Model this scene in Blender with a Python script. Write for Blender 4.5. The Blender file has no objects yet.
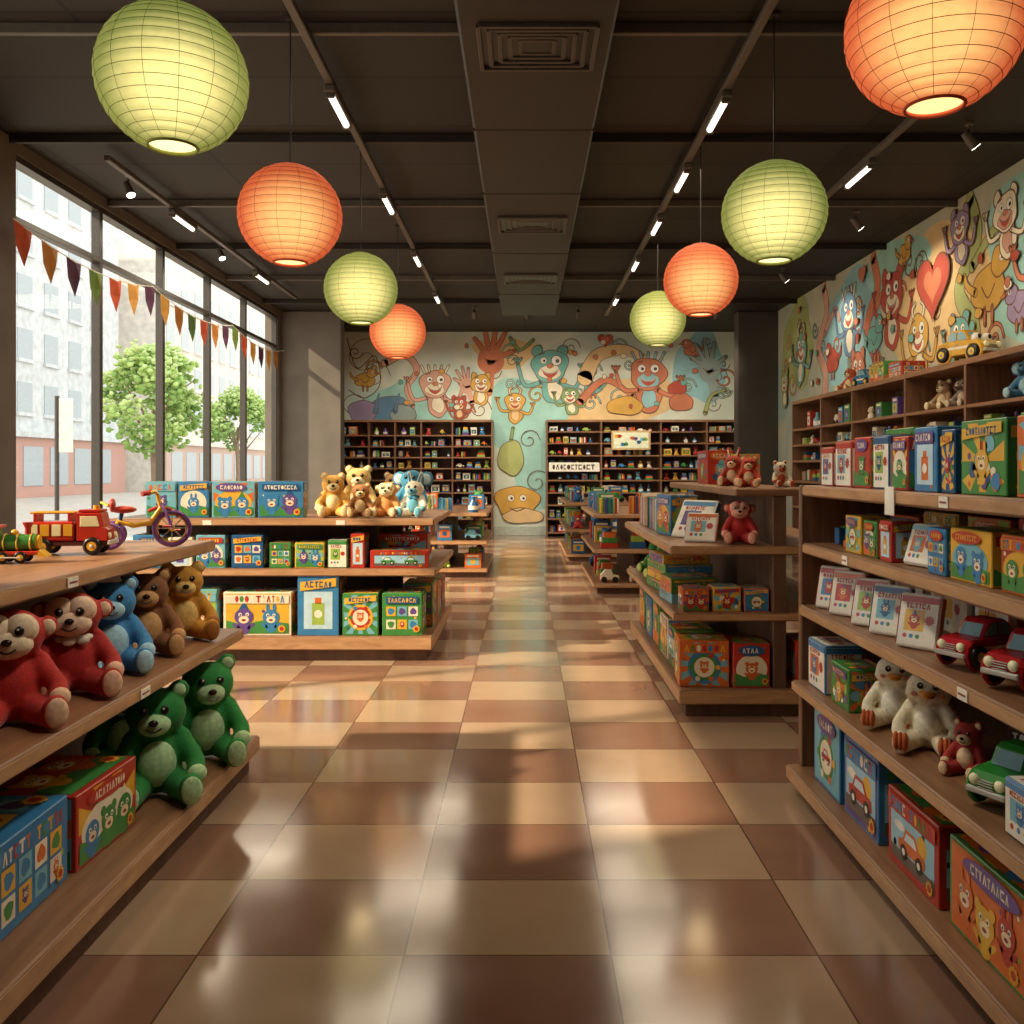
import bpy, math, random
from mathutils import Vector, Matrix
R = random.Random(7)
scene = bpy.context.scene
COL = scene.collection
scene.view_settings.view_transform = 'Standard'

# ------------------------------------------------------------------ materials
def lin(h):
    h = h.lstrip('#'); out = []
    for i in (0, 2, 4):
        c = int(h[i:i+2], 16)/255
        out.append(c/12.92 if c <= .04045 else ((c+.055)/1.055)**2.4)
    return out+[1.0]
_M = {}
def mat(h, rough=.5, kind='p'):
    k = (h, rough, kind)
    if k in _M: return _M[k]
    m = bpy.data.materials.new('%s_%s' % ({'p':'painted','f':'plush','m':'mural','e':'glow'}[kind], h)); m.use_nodes = True
    nt = m.node_tree; b = nt.nodes['Principled BSDF']; c = lin(h)
    b.inputs['Roughness'].default_value = rough
    tc = nt.nodes.new('ShaderNodeTexCoord')
    no = nt.nodes.new('ShaderNodeTexNoise'); nt.links.new(tc.outputs['Object'], no.inputs['Vector'])
    no.inputs['Scale'].default_value = {'p':14,'f':60,'m':2.2,'e':5}[kind]
    no.inputs['Detail'].default_value = 3
    rp = nt.nodes.new('ShaderNodeValToRGB'); nt.links.new(no.outputs['Fac'], rp.inputs['Fac'])
    a = {'p':.10,'f':.18,'m':.14,'e':0}[kind]
    rp.color_ramp.elements[0].position=.3; rp.color_ramp.elements[1].position=.7
    rp.color_ramp.elements[0].color = [x*(1-a) for x in c[:3]]+[1]
    rp.color_ramp.elements[1].color = [min(1, x*(1+a)) for x in c[:3]]+[1]
    nt.links.new(rp.outputs['Color'], b.inputs['Base Color'])
    if kind == 'f':
        bp = nt.nodes.new('ShaderNodeBump'); bp.inputs['Strength'].default_value=.22; bp.inputs['Distance'].default_value=.006
        n2 = nt.nodes.new('ShaderNodeTexNoise'); n2.inputs['Scale'].default_value=160
        nt.links.new(tc.outputs['Object'], n2.inputs['Vector'])
        nt.links.new(n2.outputs['Fac'], bp.inputs['Height']); nt.links.new(bp.outputs['Normal'], b.inputs['Normal'])
        b.inputs['Sheen Weight'].default_value=.1
    _M[k] = m; return m
def F_(h): return mat(h, .8, 'f')
def emis(name, col, st):
    m = bpy.data.materials.new(name); m.use_nodes = True; b = m.node_tree.nodes['Principled BSDF']
    b.inputs['Base Color'].default_value = (*col, 1); b.inputs['Emission Color'].default_value = (*col, 1)
    b.inputs['Emission Strength'].default_value = st; return m
def wood(name, c1, c2, sc, rough=.4):
    m = bpy.data.materials.new(name); m.use_nodes = True; nt = m.node_tree; b = nt.nodes['Principled BSDF']
    tc = nt.nodes.new('ShaderNodeTexCoord'); mp = nt.nodes.new('ShaderNodeMapping'); mp.inputs['Scale'].default_value = sc
    no = nt.nodes.new('ShaderNodeTexNoise'); no.inputs['Scale'].default_value=3; no.inputs['Detail'].default_value=6; no.inputs['Distortion'].default_value=.6
    rp = nt.nodes.new('ShaderNodeValToRGB'); rp.color_ramp.elements[0].position=.3; rp.color_ramp.elements[1].position=.72
    rp.color_ramp.elements[0].color = lin(c1); rp.color_ramp.elements[1].color = lin(c2)
    nt.links.new(tc.outputs['Object'], mp.inputs[0]); nt.links.new(mp.outputs[0], no.inputs['Vector'])
    nt.links.new(no.outputs['Fac'], rp.inputs['Fac']); nt.links.new(rp.outputs['Color'], b.inputs['Base Color'])
    b.inputs['Roughness'].default_value = rough; return m
WY = wood('wood_grain_y', '#7C563C', '#9E7453', (9, .8, 9))
WX = wood('wood_grain_x', '#7C563C', '#9E7453', (.8, 9, 9))
WZ = wood('wood_grain_z', '#6E4C37', '#90694C', (9, 9, .8))
WD = wood('wood_dark_back', '#54392A', '#6E4F3A', (4, 4, .8), .6)
WE = wood('wood_edge', '#A87D58', '#C69A70', (2, 2, 9), .4)
CHROME = mat('#B9B4AA', .25); BLACK = mat('#16120F', .35); WHITE = mat('#EFE9DA', .5)

# ------------------------------------------------------------------ mesh builder
_sph = {}
def unit_sphere(nu, nv):
    if (nu, nv) in _sph: return _sph[(nu, nv)]
    v = [(0, 0, 1)]
    for j in range(1, nv):
        t = math.pi*j/nv
        for i in range(nu):
            a = 2*math.pi*i/nu; v.append((math.sin(t)*math.cos(a), math.sin(t)*math.sin(a), math.cos(t)))
    v.append((0, 0, -1)); f = []
    for i in range(nu): f.append((0, 1+i, 1+(i+1) % nu))
    for j in range(nv-2):
        for i in range(nu):
            a = 1+j*nu+i; b = 1+j*nu+(i+1) % nu; f.append((a, a+nu, b+nu, b))
    n = len(v)-1; s = 1+(nv-2)*nu
    for i in range(nu): f.append((s+i, n, s+(i+1) % nu))
    _sph[(nu, nv)] = (v, f); return v, f
class MB:
    def __init__(s): s.v=[]; s.f=[]; s.m=[]; s.s=[]; s.mats=[]; s.X=Matrix.Identity(4)
    def mi(s, m):
        if m not in s.mats: s.mats.append(m)
        return s.mats.index(m)
    def add(s, V, Fs, m, smooth=False):
        o = len(s.v); X = s.X; k = s.mi(m)
        s.v += [tuple(X @ Vector(p)) for p in V]
        for f in Fs: s.f.append(tuple(o+i for i in f)); s.m.append(k); s.s.append(smooth)
    def box(s, c, d, m, b=.004, rot=None):
        hx, hy, hz = d[0]/2, d[1]/2, d[2]/2; b = min(b, hx*.45, hy*.45, hz*.45); V=[]; I={}
        for sx in (-1, 1):
            for sy in (-1, 1):
                for sz in (-1, 1):
                    for k, p in enumerate(((hx, hy-b, hz-b), (hx-b, hy, hz-b), (hx-b, hy-b, hz))):
                        I[(sx, sy, sz, k)] = len(V); V.append(Vector((sx*p[0], sy*p[1], sz*p[2])))
        Fs = []
        Q = ((-1,-1),(1,-1),(1,1),(-1,1))
        for q in (-1, 1):
            Fs.append([I[(q, a, c2, 0)] for a, c2 in Q]); Fs.append([I[(a, q, c2, 1)] for a, c2 in Q]); Fs.append([I[(a, c2, q, 2)] for a, c2 in Q])
        for a in (-1, 1):
            for e in (-1, 1):
                Fs.append([I[(a, e, 1, 0)], I[(a, e, -1, 0)], I[(a, e, -1, 1)], I[(a, e, 1, 1)]])
                Fs.append([I[(a, 1, e, 0)], I[(a, -1, e, 0)], I[(a, -1, e, 2)], I[(a, 1, e, 2)]])
                Fs.append([I[(1, a, e, 1)], I[(-1, a, e, 1)], I[(-1, a, e, 2)], I[(1, a, e, 2)]])
                for g in (-1, 1): Fs.append([I[(a, e, g, 0)], I[(a, e, g, 1)], I[(a, e, g, 2)]])
        out = []
        for f in Fs:
            n = (V[f[1]]-V[f[0]]).cross(V[f[2]]-V[f[0]]); ce = sum((V[i] for i in f), Vector())
            out.append(f if n.dot(ce) > 0 else f[::-1])
        if rot: V = [rot @ p for p in V]
        s.add([p+Vector(c) for p in V], out, m)
    def bx(s, x0, x1, y0, y1, z0, z1, m, b=.004):
        s.box(((x0+x1)/2, (y0+y1)/2, (z0+z1)/2), (x1-x0, y1-y0, z1-z0), m, b)
    def ell(s, c, r, m, nu=16, nv=10, rot=None):
        v, f = unit_sphere(nu, nv); V = [Vector((p[0]*r[0], p[1]*r[1], p[2]*r[2])) for p in v]
        if rot: V = [rot @ p for p in V]
        s.add([p+Vector(c) for p in V], f, m, True)
    def tube(s, pts, r, m, n=8, caps=True, closed=False):
        P = [Vector(p) for p in pts]; V = []; N = len(P)
        up = Vector((0, 0, 1))
        for i, p in enumerate(P):
            t = (P[(i+1) % N]-P[i-1]) if closed else (P[min(i+1, N-1)]-P[max(i-1, 0)])
            t.normalize(); ref = up if abs(t.z) < .95 else Vector((1, 0, 0))
            if closed and N > 4:
                nn = (P[N//3]-P[0]).cross(P[2*N//3]-P[0]); ref = nn.normalized()
            a = t.cross(ref).normalized(); b = a.cross(t).normalized()
            rr = r[i] if isinstance(r, (list, tuple)) else r
            for k in range(n):
                an = 2*math.pi*k/n; V.append(p+a*rr*math.cos(an)+b*rr*math.sin(an))
        Fs = []
        for i in range(N if closed else N-1):
            j = (i+1) % N
            for k in range(n):
                l = (k+1) % n; Fs.append((i*n+k, i*n+l, j*n+l, j*n+k))
        s.add(V, Fs, m, n > 6)
        if caps and not closed:
            s.add(V[:n], [tuple(range(n))[::-1]], m); s.add(V[-n:], [tuple(range(n))], m)
    def cyl(s, p0, p1, r, m, n=20): s.tube([p0, p1], r, m, n)
    def ring(s, c, R_, r, m, axis='y', n=24, k=8):
        pts = []
        for i in range(n):
            a = 2*math.pi*i/n; u, w = R_*math.cos(a), R_*math.sin(a)
            pts.append((c[0]+u, c[1], c[2]+w) if axis == 'y' else ((c[0], c[1]+u, c[2]+w) if axis == 'x' else (c[0]+u, c[1]+w, c[2])))
        s.tube(pts, r, m, k, closed=True)
    def wheel(s, c, R_, w, tyre, hub):
        s.ring(c, R_-w*.5, w*.5, tyre, 'y', 24, 10)
        s.cyl((c[0], c[1]-w*.3, c[2]), (c[0], c[1]+w*.3, c[2]), R_-w*.6, tyre, 20)
        s.cyl((c[0], c[1]-w*.45, c[2]), (c[0], c[1]+w*.45, c[2]), R_*.5, hub, 16)
        s.ell((c[0], c[1]-w*.42, c[2]), (R_*.22, w*.2, R_*.22), CHROME, 10, 6)
    def prof(s, pts, y0, y1, m, inset=0):
        n = len(pts); cx = sum(p[0] for p in pts)/n; cz = sum(p[1] for p in pts)/n
        def sc(k): return [(cx+(p[0]-cx)*k, cz+(p[1]-cz)*k) for p in pts]
        e = abs(y1-y0)*.12; V = []
        for y, k in ((y0, .93), (y0+e, 1), (y1-e, 1), (y1, .93)):
            V += [(p[0], y, p[1]) for p in sc(k)]
        Fs = []
        for r_ in range(3):
            for i in range(n):
                j = (i+1) % n; Fs.append((r_*n+i, r_*n+j, (r_+1)*n+j, (r_+1)*n+i))
        Fs.append(tuple(range(n))[::-1]); Fs.append(tuple(3*n+i for i in range(n)))
        s.add(V, Fs, m)
    def done(s, name, loc=(0, 0, 0), rot=0, world=False):
        if world:
            L = Vector(loc); s.v = [tuple(Vector(p)-L) for p in s.v]
        me = bpy.data.meshes.new(name); me.from_pydata(s.v, [], s.f)
        for m in s.mats: me.materials.append(m)
        me.polygons.foreach_set('material_index', s.m); me.polygons.foreach_set('use_smooth', s.s); me.update()
        o = bpy.data.objects.new(name, me); COL.objects.link(o); o.location = loc; o.rotation_euler = (0, 0, math.radians(rot)); return o

# ------------------------------------------------------------------ flat printed art
class Face:
    def __init__(s, o, U, V, N, e=.0005): s.o, s.U, s.V, s.N, s.e = Vector(o), Vector(U), Vector(V), Vector(N), e
    def __call__(s, u, v, L): return s.o+s.U*u+s.V*v+s.N*(s.e*L)
def el(cx, cy, rx, ry=None, n=20, rot=0, wob=0, ph=0):
    ry = rx if ry is None else ry; out = []
    for i in range(n):
        a = 2*math.pi*i/n; k = 1+wob*(math.sin(3*a+ph)+.6*math.sin(5*a+2*ph))
        x, y = rx*k*math.cos(a), ry*k*math.sin(a); out.append((cx+x*math.cos(rot)-y*math.sin(rot), cy+x*math.sin(rot)+y*math.cos(rot)))
    return out
def rc(cx, cy, w, h): return [(cx-w/2, cy-h/2), (cx+w/2, cy-h/2), (cx+w/2, cy+h/2), (cx-w/2, cy+h/2)]
def burst(cx, cy, r, n=10):
    return [(cx+(r if i % 2 else r*.72)*math.cos(math.pi*i/n), cy+(r if i % 2 else r*.72)*math.sin(math.pi*i/n)) for i in range(2*n)]
def dec(mb, F, pts, m, L): mb.add([F(u, v, L) for u, v in pts], [tuple(range(len(pts)))], m)
def smooth_pts(P, n=7):
    if len(P) < 3: return P
    out = []
    for i in range(len(P)-1):
        p0, p1, p2, p3 = P[max(i-1, 0)], P[i], P[i+1], P[min(i+2, len(P)-1)]
        for k in range(n):
            t = k/n
            out.append(tuple(.5*((2*p1[j])+(-p0[j]+p2[j])*t+(2*p0[j]-5*p1[j]+4*p2[j]-p3[j])*t*t+(-p0[j]+3*p1[j]-3*p2[j]+p3[j])*t**3) for j in (0, 1)))
    out.append(P[-1]); return out
def rib(mb, F, P, w, m, L, taper=1.0, caps=True):
    P = smooth_pts(P); N = len(P); V = []
    for i, p in enumerate(P):
        a, b = P[max(i-1, 0)], P[min(i+1, N-1)]; tx, ty = b[0]-a[0], b[1]-a[1]; l = math.hypot(tx, ty) or 1
        ww = w/2*(1+(taper-1)*i/(N-1)); nx, ny = -ty/l*ww, tx/l*ww
        V += [F(p[0]+nx, p[1]+ny, L), F(p[0]-nx, p[1]-ny, L)]
    mb.add(V, [(2*i, 2*i+1, 2*i+3, 2*i+2) for i in range(N-1)], m)
    if caps:
        dec(mb, F, el(P[0][0], P[0][1], w/2, n=12), m, L); dec(mb, F, el(P[-1][0], P[-1][1], w/2*taper, n=12), m, L)
PAL = ['#E2AE38', '#B93426', '#3A80B4', '#428A44', '#ECE0C6', '#D66C2C', '#64498E', '#24588A', '#74B4C4', '#9CB84E']
def pm(i): return mat(PAL[i % len(PAL)], .35)
def letters(mb, F, cx, cy, w, h, m, L, rng, multi=False):
    x = cx-w/2
    while x < cx+w/2-h*.4:
        if multi: m = pm(rng.choice((0, 1, 2, 3, 5, 4)))
        lw = h*rng.uniform(.45, .8); k = rng.randint(0, 3); c = x+lw/2
        if k == 0: dec(mb, F, el(c, cy, lw*.5, h*.5, 10), m, L)
        elif k == 1: dec(mb, F, rc(c, cy, lw*.35, h), m, L); dec(mb, F, rc(c, cy+h*.4, lw, h*.22), m, L)
        elif k == 2: dec(mb, F, rc(x+lw*.15, cy, lw*.28, h), m, L); dec(mb, F, rc(c, cy-h*.38, lw, h*.24), m, L); dec(mb, F, rc(c, cy+h*.38, lw*.9, h*.24), m, L)
        else: dec(mb, F, [(x, cy-h/2), (x+lw*.3, cy-h/2), (x+lw*.6, cy+h/2), (x+lw*.35, cy+h/2)], m, L); dec(mb, F, [(x+lw*.4, cy+h/2), (x+lw*.62, cy+h/2), (x+lw, cy-h/2), (x+lw*.7, cy-h/2)], m, L)
        x += lw+h*.16
def critter(mb, F, x, y, r, c, L, rng):
    k = rng.randint(0, 3); m = pm(c)
    if k == 0:
        for q in (-1, 1): dec(mb, F, el(x+q*r*.75, y+r*.75, r*.35, n=12), m, L)
    elif k == 1:
        for q in (-1, 1): dec(mb, F, el(x+q*r*.4, y+r*1.1, r*.2, r*.55, 12), m, L)
    elif k == 2: dec(mb, F, [(x-r*.7, y+r*.5), (x+r*.7, y+r*.5), (x, y+r*1.7)], pm(c+1), L)
    dec(mb, F, el(x, y-r*1.1, r*.7, r*.8, 14), m, L)
    for q in (-1, 1): dec(mb, F, el(x+q*r*.8, y-r*1.0, r*.5, r*.2, 10, q*.6), m, L)
    dec(mb, F, el(x, y, r, r*.9), m, L+1); dec(mb, F, el(x, y-r*.3, r*.55, r*.4, 14), mat('#F2DDB8', .4), L+2)
    for q in (-1, 1):
        dec(mb, F, el(x+q*r*.38, y+r*.25, r*.2, n=10), WHITE, L+3); dec(mb, F, el(x+q*r*.36, y+r*.22, r*.1, n=8), BLACK, L+4)
    dec(mb, F, el(x, y-r*.35, r*.25, r*.13, 10), mat('#8E2A20', .4), L+3)
def minicar(mb, F, x, y, r, c, L):
    m = pm(c)
    dec(mb, F, [(x-r*1.4, y-r*.3), (x+r*1.4, y-r*.3), (x+r*1.35, y+r*.2), (x+r*.8, y+r*.3), (x+r*.4, y+r*.8), (x-r*.6, y+r*.8), (x-r*.95, y+r*.25), (x-r*1.4, y+r*.15)], m, L)
    dec(mb, F, [(x-r*.75, y+r*.25), (x+r*.6, y+r*.25), (x+r*.3, y+r*.65), (x-r*.5, y+r*.65)], mat('#CFE6EC', .3), L+1)
    for q in (-.8, .8):
        dec(mb, F, el(x+q*r, y-r*.32, r*.36, n=14), BLACK, L+2); dec(mb, F, el(x+q*r, y-r*.32, r*.17, n=10), WHITE, L+3)
def rays(mb, F, w, h, m, L, cx=0, cy=0, n=9):
    for i in range(n):
        P = [(cx, cy)]
        for a in (2*math.pi*i/n, 2*math.pi*(i+.5)/n):
            dx, dy = math.cos(a), math.sin(a); t = 1e9
            if dx: t = min(t, ((w/2 if dx > 0 else -w/2)-cx)/dx)
            if dy: t = min(t, ((h/2 if dy > 0 else -h/2)-cy)/dy)
            P.append((cx+dx*t, cy+dy*t))
        dec(mb, F, P, m, L)
def art(mb, F, w, h, st, c, rng):
    b = rng.choice([q for q in (8, 0, 2, 9, 5, 1, 6) if q != c])
    s = min(w, h)
    dec(mb, F, rc(0, 0, w*.93, h*.92), pm(c if rng.random() < .8 else b), 1)
    if st in ('face', 'ring', 'plain') and rng.random() < .6: rays(mb, F, w*.93, h*.92, pm(rng.choice((c, c, 8, 0, 5))), 2, 0, -h*.05, rng.choice((7, 9, 11)))
    top = h*.34
    for i in range(7): dec(mb, F, el(rng.uniform(-.42, .42)*w, rng.uniform(-.42, .42)*h, s*rng.uniform(.02, .05), n=8), pm(rng.randint(0, 9)), 3)
    if st == 'face':
        if rng.random() < .5: dec(mb, F, el(0, -h*.08, w*.43, h*.33, 24), pm(rng.choice((8, 0, 4, 9))), 4)
        dec(mb, F, [(-w*.46, -h*.45), (w*.46, -h*.45), (w*.46, -h*.22), (w*.1, -h*.14), (-w*.2, -h*.25), (-w*.46, -h*.15)], pm(3 if c != 3 else 5), 5)
        n = max(1, int(w/h*1.6+rng.random()*.8))
        for i in range(n): critter(mb, F, (i-(n-1)/2)*w*.8/n, -h*.06+rng.uniform(-.06, .06)*h, s*rng.uniform(.15, .22), rng.choice((1, 5, 0, 2, 6, 3)), 6, rng)
    elif st == 'car':
        dec(mb, F, rc(0, -h*.08, w*.86, h*.6), mat('#9CCBE0', .4), 3); dec(mb, F, rc(0, -h*.31, w*.86, h*.16), mat('#6A5E58', .4), 4)
        dec(mb, F, el(w*.2, h*.05, s*.14, n=14), pm(0), 4); dec(mb, F, el(-w*.25, h*.08, s*.16, s*.06, n=14), WHITE, 4)
        n = max(1, int(w/h*.9))
        for i in range(n): minicar(mb, F, (i-(n-1)/2)*w*.8/n, -h*.12, min(s*.28, w*.24), rng.choice((1, 5, 0, 3)), 6)
    elif st == 'grid':
        nx, ny = max(2, int(w/s*3)), max(2, int(h/s*2.4))
        for i in range(nx):
            for j in range(ny):
                x = (i-(nx-1)/2)*w*.84/nx; y = -h*.08+(j-(ny-1)/2)*h*.62/ny; q = min(w*.36/nx, h*.27/ny)
                dec(mb, F, rc(x, y, q*2, q*2), pm((4, 0, 8)[(i+j) % 3]), 4)
                if (i*j+i) % 2: critter(mb, F, x, y+q*.2, q*.45, rng.choice((1, 2, 5, 6)), 5, rng)
                else: dec(mb, F, el(x, y, q*.7, n=12, wob=.12, ph=i+j), pm(rng.choice((1, 2, 3, 5, 6))), 5)
    elif st == 'ring':
        dec(mb, F, el(0, -h*.07, s*.36), pm(b), 4); dec(mb, F, el(0, -h*.07, s*.29), pm(3 if c != 3 else 1), 5); dec(mb, F, el(0, -h*.07, s*.22), pm(4), 6)
        for i in range(6): a = i*1.047; dec(mb, F, el(s*.29*math.cos(a), -h*.07+s*.29*math.sin(a), s*.055, n=10), pm(i), 7)
        if rng.random() < .5: minicar(mb, F, 0, -h*.07, s*.12, 1, 7)
        else: critter(mb, F, 0, -h*.03, s*.09, 5, 7, rng)
    elif st == 'bottle':
        dec(mb, F, rc(0, -h*.08, w*.7, h*.62), mat('#BBD9E8', .4), 4)
        dec(mb, F, rc(0, -h*.14, w*.3, h*.36), pm(b), 5); dec(mb, F, rc(0, h*.08, w*.16, h*.1), pm(5), 5); dec(mb, F, el(0, -h*.14, w*.1, n=12), WHITE, 6)
    elif st == 'white':
        dec(mb, F, rc(0, 0, w*.93, h*.93), WHITE, 4); dec(mb, F, rc(-w*.1, h*.0, w*.5, h*.4), pm(b), 5)
        for i in range(4): dec(mb, F, el(-w*.3+i*w*.16, -h*.3, s*.055, n=10), pm(i+1), 5)
        dec(mb, F, burst(w*.28, h*.02, s*.13), pm(1), 6); dec(mb, F, rc(0, h*.4, w*.93, h*.12), pm(c), 5)
        critter(mb, F, -w*.1, h*.03, s*.13, c, 6, rng)
    elif st == 'plain':
        for i in range(12): dec(mb, F, el(rng.uniform(-.36, .36)*w, rng.uniform(-.36, .18)*h, s*rng.uniform(.06, .13), n=12, wob=.1, ph=i), pm(rng.randint(0, 9)), 4+i % 3)
        critter(mb, F, 0, -h*.05, s*.17, b, 7, rng)
    mc = (4, 0, 4, 0, 4)[rng.randint(0, 4)]
    if st == 'white': letters(mb, F, -w*.05, h*.28, w*.6, h*.1, pm(1), 7, rng); return
    tk = rng.randint(0, 3); tx = rng.uniform(-.08, .08)*w
    if tk == 0: dec(mb, F, rc(0, top, w*.82, h*.17), pm(rng.choice((7, 1, 3, 6))), 12); letters(mb, F, 0, top, w*.72, h*.11, pm(mc), 13, rng)
    elif tk == 1: dec(mb, F, el(tx, top, w*.36, h*.12, 20), pm(rng.choice((1, 7, 5, 6))), 12); letters(mb, F, tx, top, w*.5, h*.11, pm(mc), 13, rng)
    elif tk == 2: dec(mb, F, [(-w*.44, top-h*.1), (w*.44, top-h*.02), (w*.44, top+h*.12), (-w*.44, top+h*.05)], pm(0 if c != 0 else 1), 12); letters(mb, F, 0, top+h*.01, w*.66, h*.1, pm(7 if c != 7 else 1), 13, rng)
    else: dec(mb, F, rc(0, top, w*.93, h*.2), pm(c), 11); letters(mb, F, 0, top, w*.8, h*.15, WHITE, 13, rng, True)
    if st in ('face', 'car', 'grid') and w > .12: dec(mb, F, burst(w*.36, -h*.34, s*.1), pm(0), 12); dec(mb, F, el(w*.36, -h*.34, s*.05, n=10), pm(1), 13)
def toybox(mb, w, d, h, st, c, rng, z=0, x=0, y=0, faces='flrt'):
    mb.box((x, y, z+h/2), (w, d, h), pm(c), .003)
    if 'f' in faces: art(mb, Face((x, y-d/2, z+h/2), (1, 0, 0), (0, 0, 1), (0, -1, 0)), w, h, st, c, rng)
    if 'r' in faces: art(mb, Face((x+w/2, y, z+h/2), (0, 1, 0), (0, 0, 1), (1, 0, 0)), d, h, st, c, rng)
    if 'l' in faces: art(mb, Face((x-w/2, y, z+h/2), (0, -1, 0), (0, 0, 1), (-1, 0, 0)), d, h, st, c, rng)
    if 't' in faces: art(mb, Face((x, y, z+h), (1, 0, 0), (0, 1, 0), (0, 0, 1)), w, d, 'face' if st == 'car' else st, c, rng)
def box_obj(x, y, z, rot, w, d, h, st, c, name='toy_box'):
    mb = MB(); toybox(mb, w, d, h, st, c, random.Random(int(x*977+y*131+z*31))); return mb.done(name, (x, y, z+.001), rot)

# ------------------------------------------------------------------ plush toys
_org = {}
def organic(key, blobs, voxel=.010):
    if key in _org: return _org[key]
    t = MB()
    for b in blobs:
        if b[0] == 'e': t.ell(b[1], b[2], BLACK, 20, 12)
        else:
            for i in range(7):
                k = i/6; p = Vector(b[1]).lerp(Vector(b[2]), k); r = b[3]+(b[4]-b[3])*k; t.ell(p, (r, r, r), BLACK, 16, 10)
    o = t.done('tmp'); md = o.modifiers.new('r', 'REMESH'); md.mode = 'VOXEL'; md.voxel_size = voxel
    sm = o.modifiers.new('s', 'SMOOTH'); sm.factor = .5; sm.iterations = 4
    dg = bpy.context.evaluated_depsgraph_get(); dg.update(); e = o.evaluated_get(dg); me = e.to_mesh()
    V = [tuple(v.co) for v in me.vertices]; Fs = [tuple(p.vertices) for p in me.polygons]; e.to_mesh_clear()
    d = o.data; bpy.data.objects.remove(o); bpy.data.meshes.remove(d); _org[key] = (V, Fs); return V, Fs
def plush(name, x, y, z, rot, h, main, light, kind='bear', scarf=None, accent=None, turn=0):
    """turn: extra head rotation (deg) about the neck"""
    s = h/.435; mb = MB(); S = Matrix.Scale(s, 4); mb.X = S; m, l = F_(main), F_(light); ac = F_(accent) if accent else l
    B = [('e', (0, 0, .135), (.1, .088, .13)), ('e', (0, -.008, .32), (.112, .094, .094)), ('e', (0, 0, .23), (.065, .06, .05))]
    for q in (-1, 1):
        B += [('c', (q*.085, -.01, .215), (q*.14, -.07, .13), .042, .034), ('c', (q*.14, -.07, .13), (q*.135, -.11, .10), .034, .036),
              ('c', (q*.06, -.03, .055), (q*.1, -.17, .05), .055, .044), ('e', (q*.108, -.2, .065), (.046, .03, .064))]
        if kind == 'bear': B.append(('e', (q*.083, .0, .402), (.040, .022, .040)))
        if kind == 'monkey': B.append(('e', (q*.118, .01, .34), (.038, .02, .042)))
        if kind == 'bunny': B.append(('c', (q*.045, .0, .38), (q*.075, .02, .50), .026, .022))
        if kind == 'elephant': B.append(('e', (q*.13, .015, .33), (.075, .02, .075)))
        if kind == 'dino': B.append(('e', (q*.05, -.02, .395), (.034, .03, .036)))
    if kind == 'elephant': B += [('c', (0, -.08, .31), (0, -.15, .25), .036, .026), ('c', (0, -.15, .25), (0, -.19, .29), .026, .02)]
    if kind == 'dino': B += [('e', (0, -.09, .295), (.07, .06, .045))]
    if kind == 'monkey': B += [('c', (.0, .08, .05), (.1, .14, .04), .02, .016)]
    if kind == 'duck': B += [('c', (0, .0, .40), (0, .03, .44), .018, .012), ('c', (0, .07, .09), (0, .13, .13), .035, .018), ('e', (.07, -.04, .30), (.045, .045, .042)), ('e', (-.07, -.04, .30), (.045, .045, .042))]
    V, Fs = organic(kind, B)
    tr = math.radians(turn); V2 = []
    for p in V:
        k = max(0, min(1, (p[2]-.235)/.03)); a = tr*k; V2.append((p[0]*math.cos(a)-p[1]*math.sin(a), p[0]*math.sin(a)+p[1]*math.cos(a), p[2]))
    mb.add(V2, Fs, m, True)
    mb.X = S @ Matrix.Rotation(tr, 4, 'Z')
    nz = None
    if kind in ('bear', 'bunny'):
        mb.ell((0, -.085, .292), (.060, .043, .045), l, 16, 10); nz = (0, -.130, .308)
    elif kind == 'monkey':
        for q in (-1, 1): mb.ell((q*.040, -.066, .348), (.056, .043, .056), l, 18, 12)
        mb.ell((0, -.078, .296), (.080, .050, .052), l, 18, 12); nz = (0, -.129, .312)
    elif kind == 'duck':
        bk = F_('#D98A2B')
        mb.ell((0, -.115, .315), (.042, .042, .012), bk, 16, 8); mb.ell((0, -.108, .297), (.034, .034, .010), bk, 14, 8)
        for q in (-1, 1): mb.ell((q*.066, -.085, .302), (.018, .01, .014), F_('#E3A58A'), 10, 6)
    if nz: mb.ell(nz, (.018, .011, .013), mat('#2A1713', .25), 10, 6)
    if nz: mb.tube([(-.028, nz[1]+.008, .286), (-.012, nz[1]+.001, .276), (0, nz[1]-.001, .274), (.012, nz[1]+.001, .276), (.028, nz[1]+.008, .286)], .003, BLACK, 5)
    ey = -.095 if kind != 'monkey' else -.111
    if kind == 'dino':
        for q in (-1, 1): mb.ell((q*.05, -.045, .402), (.024, .018, .026), WHITE, 12, 8); mb.ell((q*.05, -.062, .402), (.011, .006, .014), BLACK, 10, 6)
        mb.tube([(-.05, -.135, .30), (-.02, -.15, .287), (.02, -.15, .287), (.05, -.135, .30)], .003, BLACK, 5)
    else:
        for q in (-1, 1):
            mb.ell((q*.038, ey, .348), (.0155, .009, .0175), BLACK, 12, 8); mb.ell((q*.034, ey-.008, .354), (.0045, .003, .0045), WHITE, 8, 5)
    for q in (-1, 1):
        if kind == 'bear': mb.ell((q*.083, -.016, .402), (.027, .013, .027), l, 12, 8)
        if kind == 'monkey': mb.ell((q*.12, -.006, .34), (.026, .013, .03), l, 12, 8)
        if kind == 'elephant': mb.ell((q*.132, .0, .33), (.052, .012, .052), l, 12, 8)
        if kind == 'bunny': mb.tube([(q*.047, -.022, .39), (q*.074, -.0, .49)], [.013, .01], l, 8)
    mb.X = S
    if kind != 'monkey': mb.ell((0, -.053, .135), (.072, .05, .09), l, 18, 12)
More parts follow.
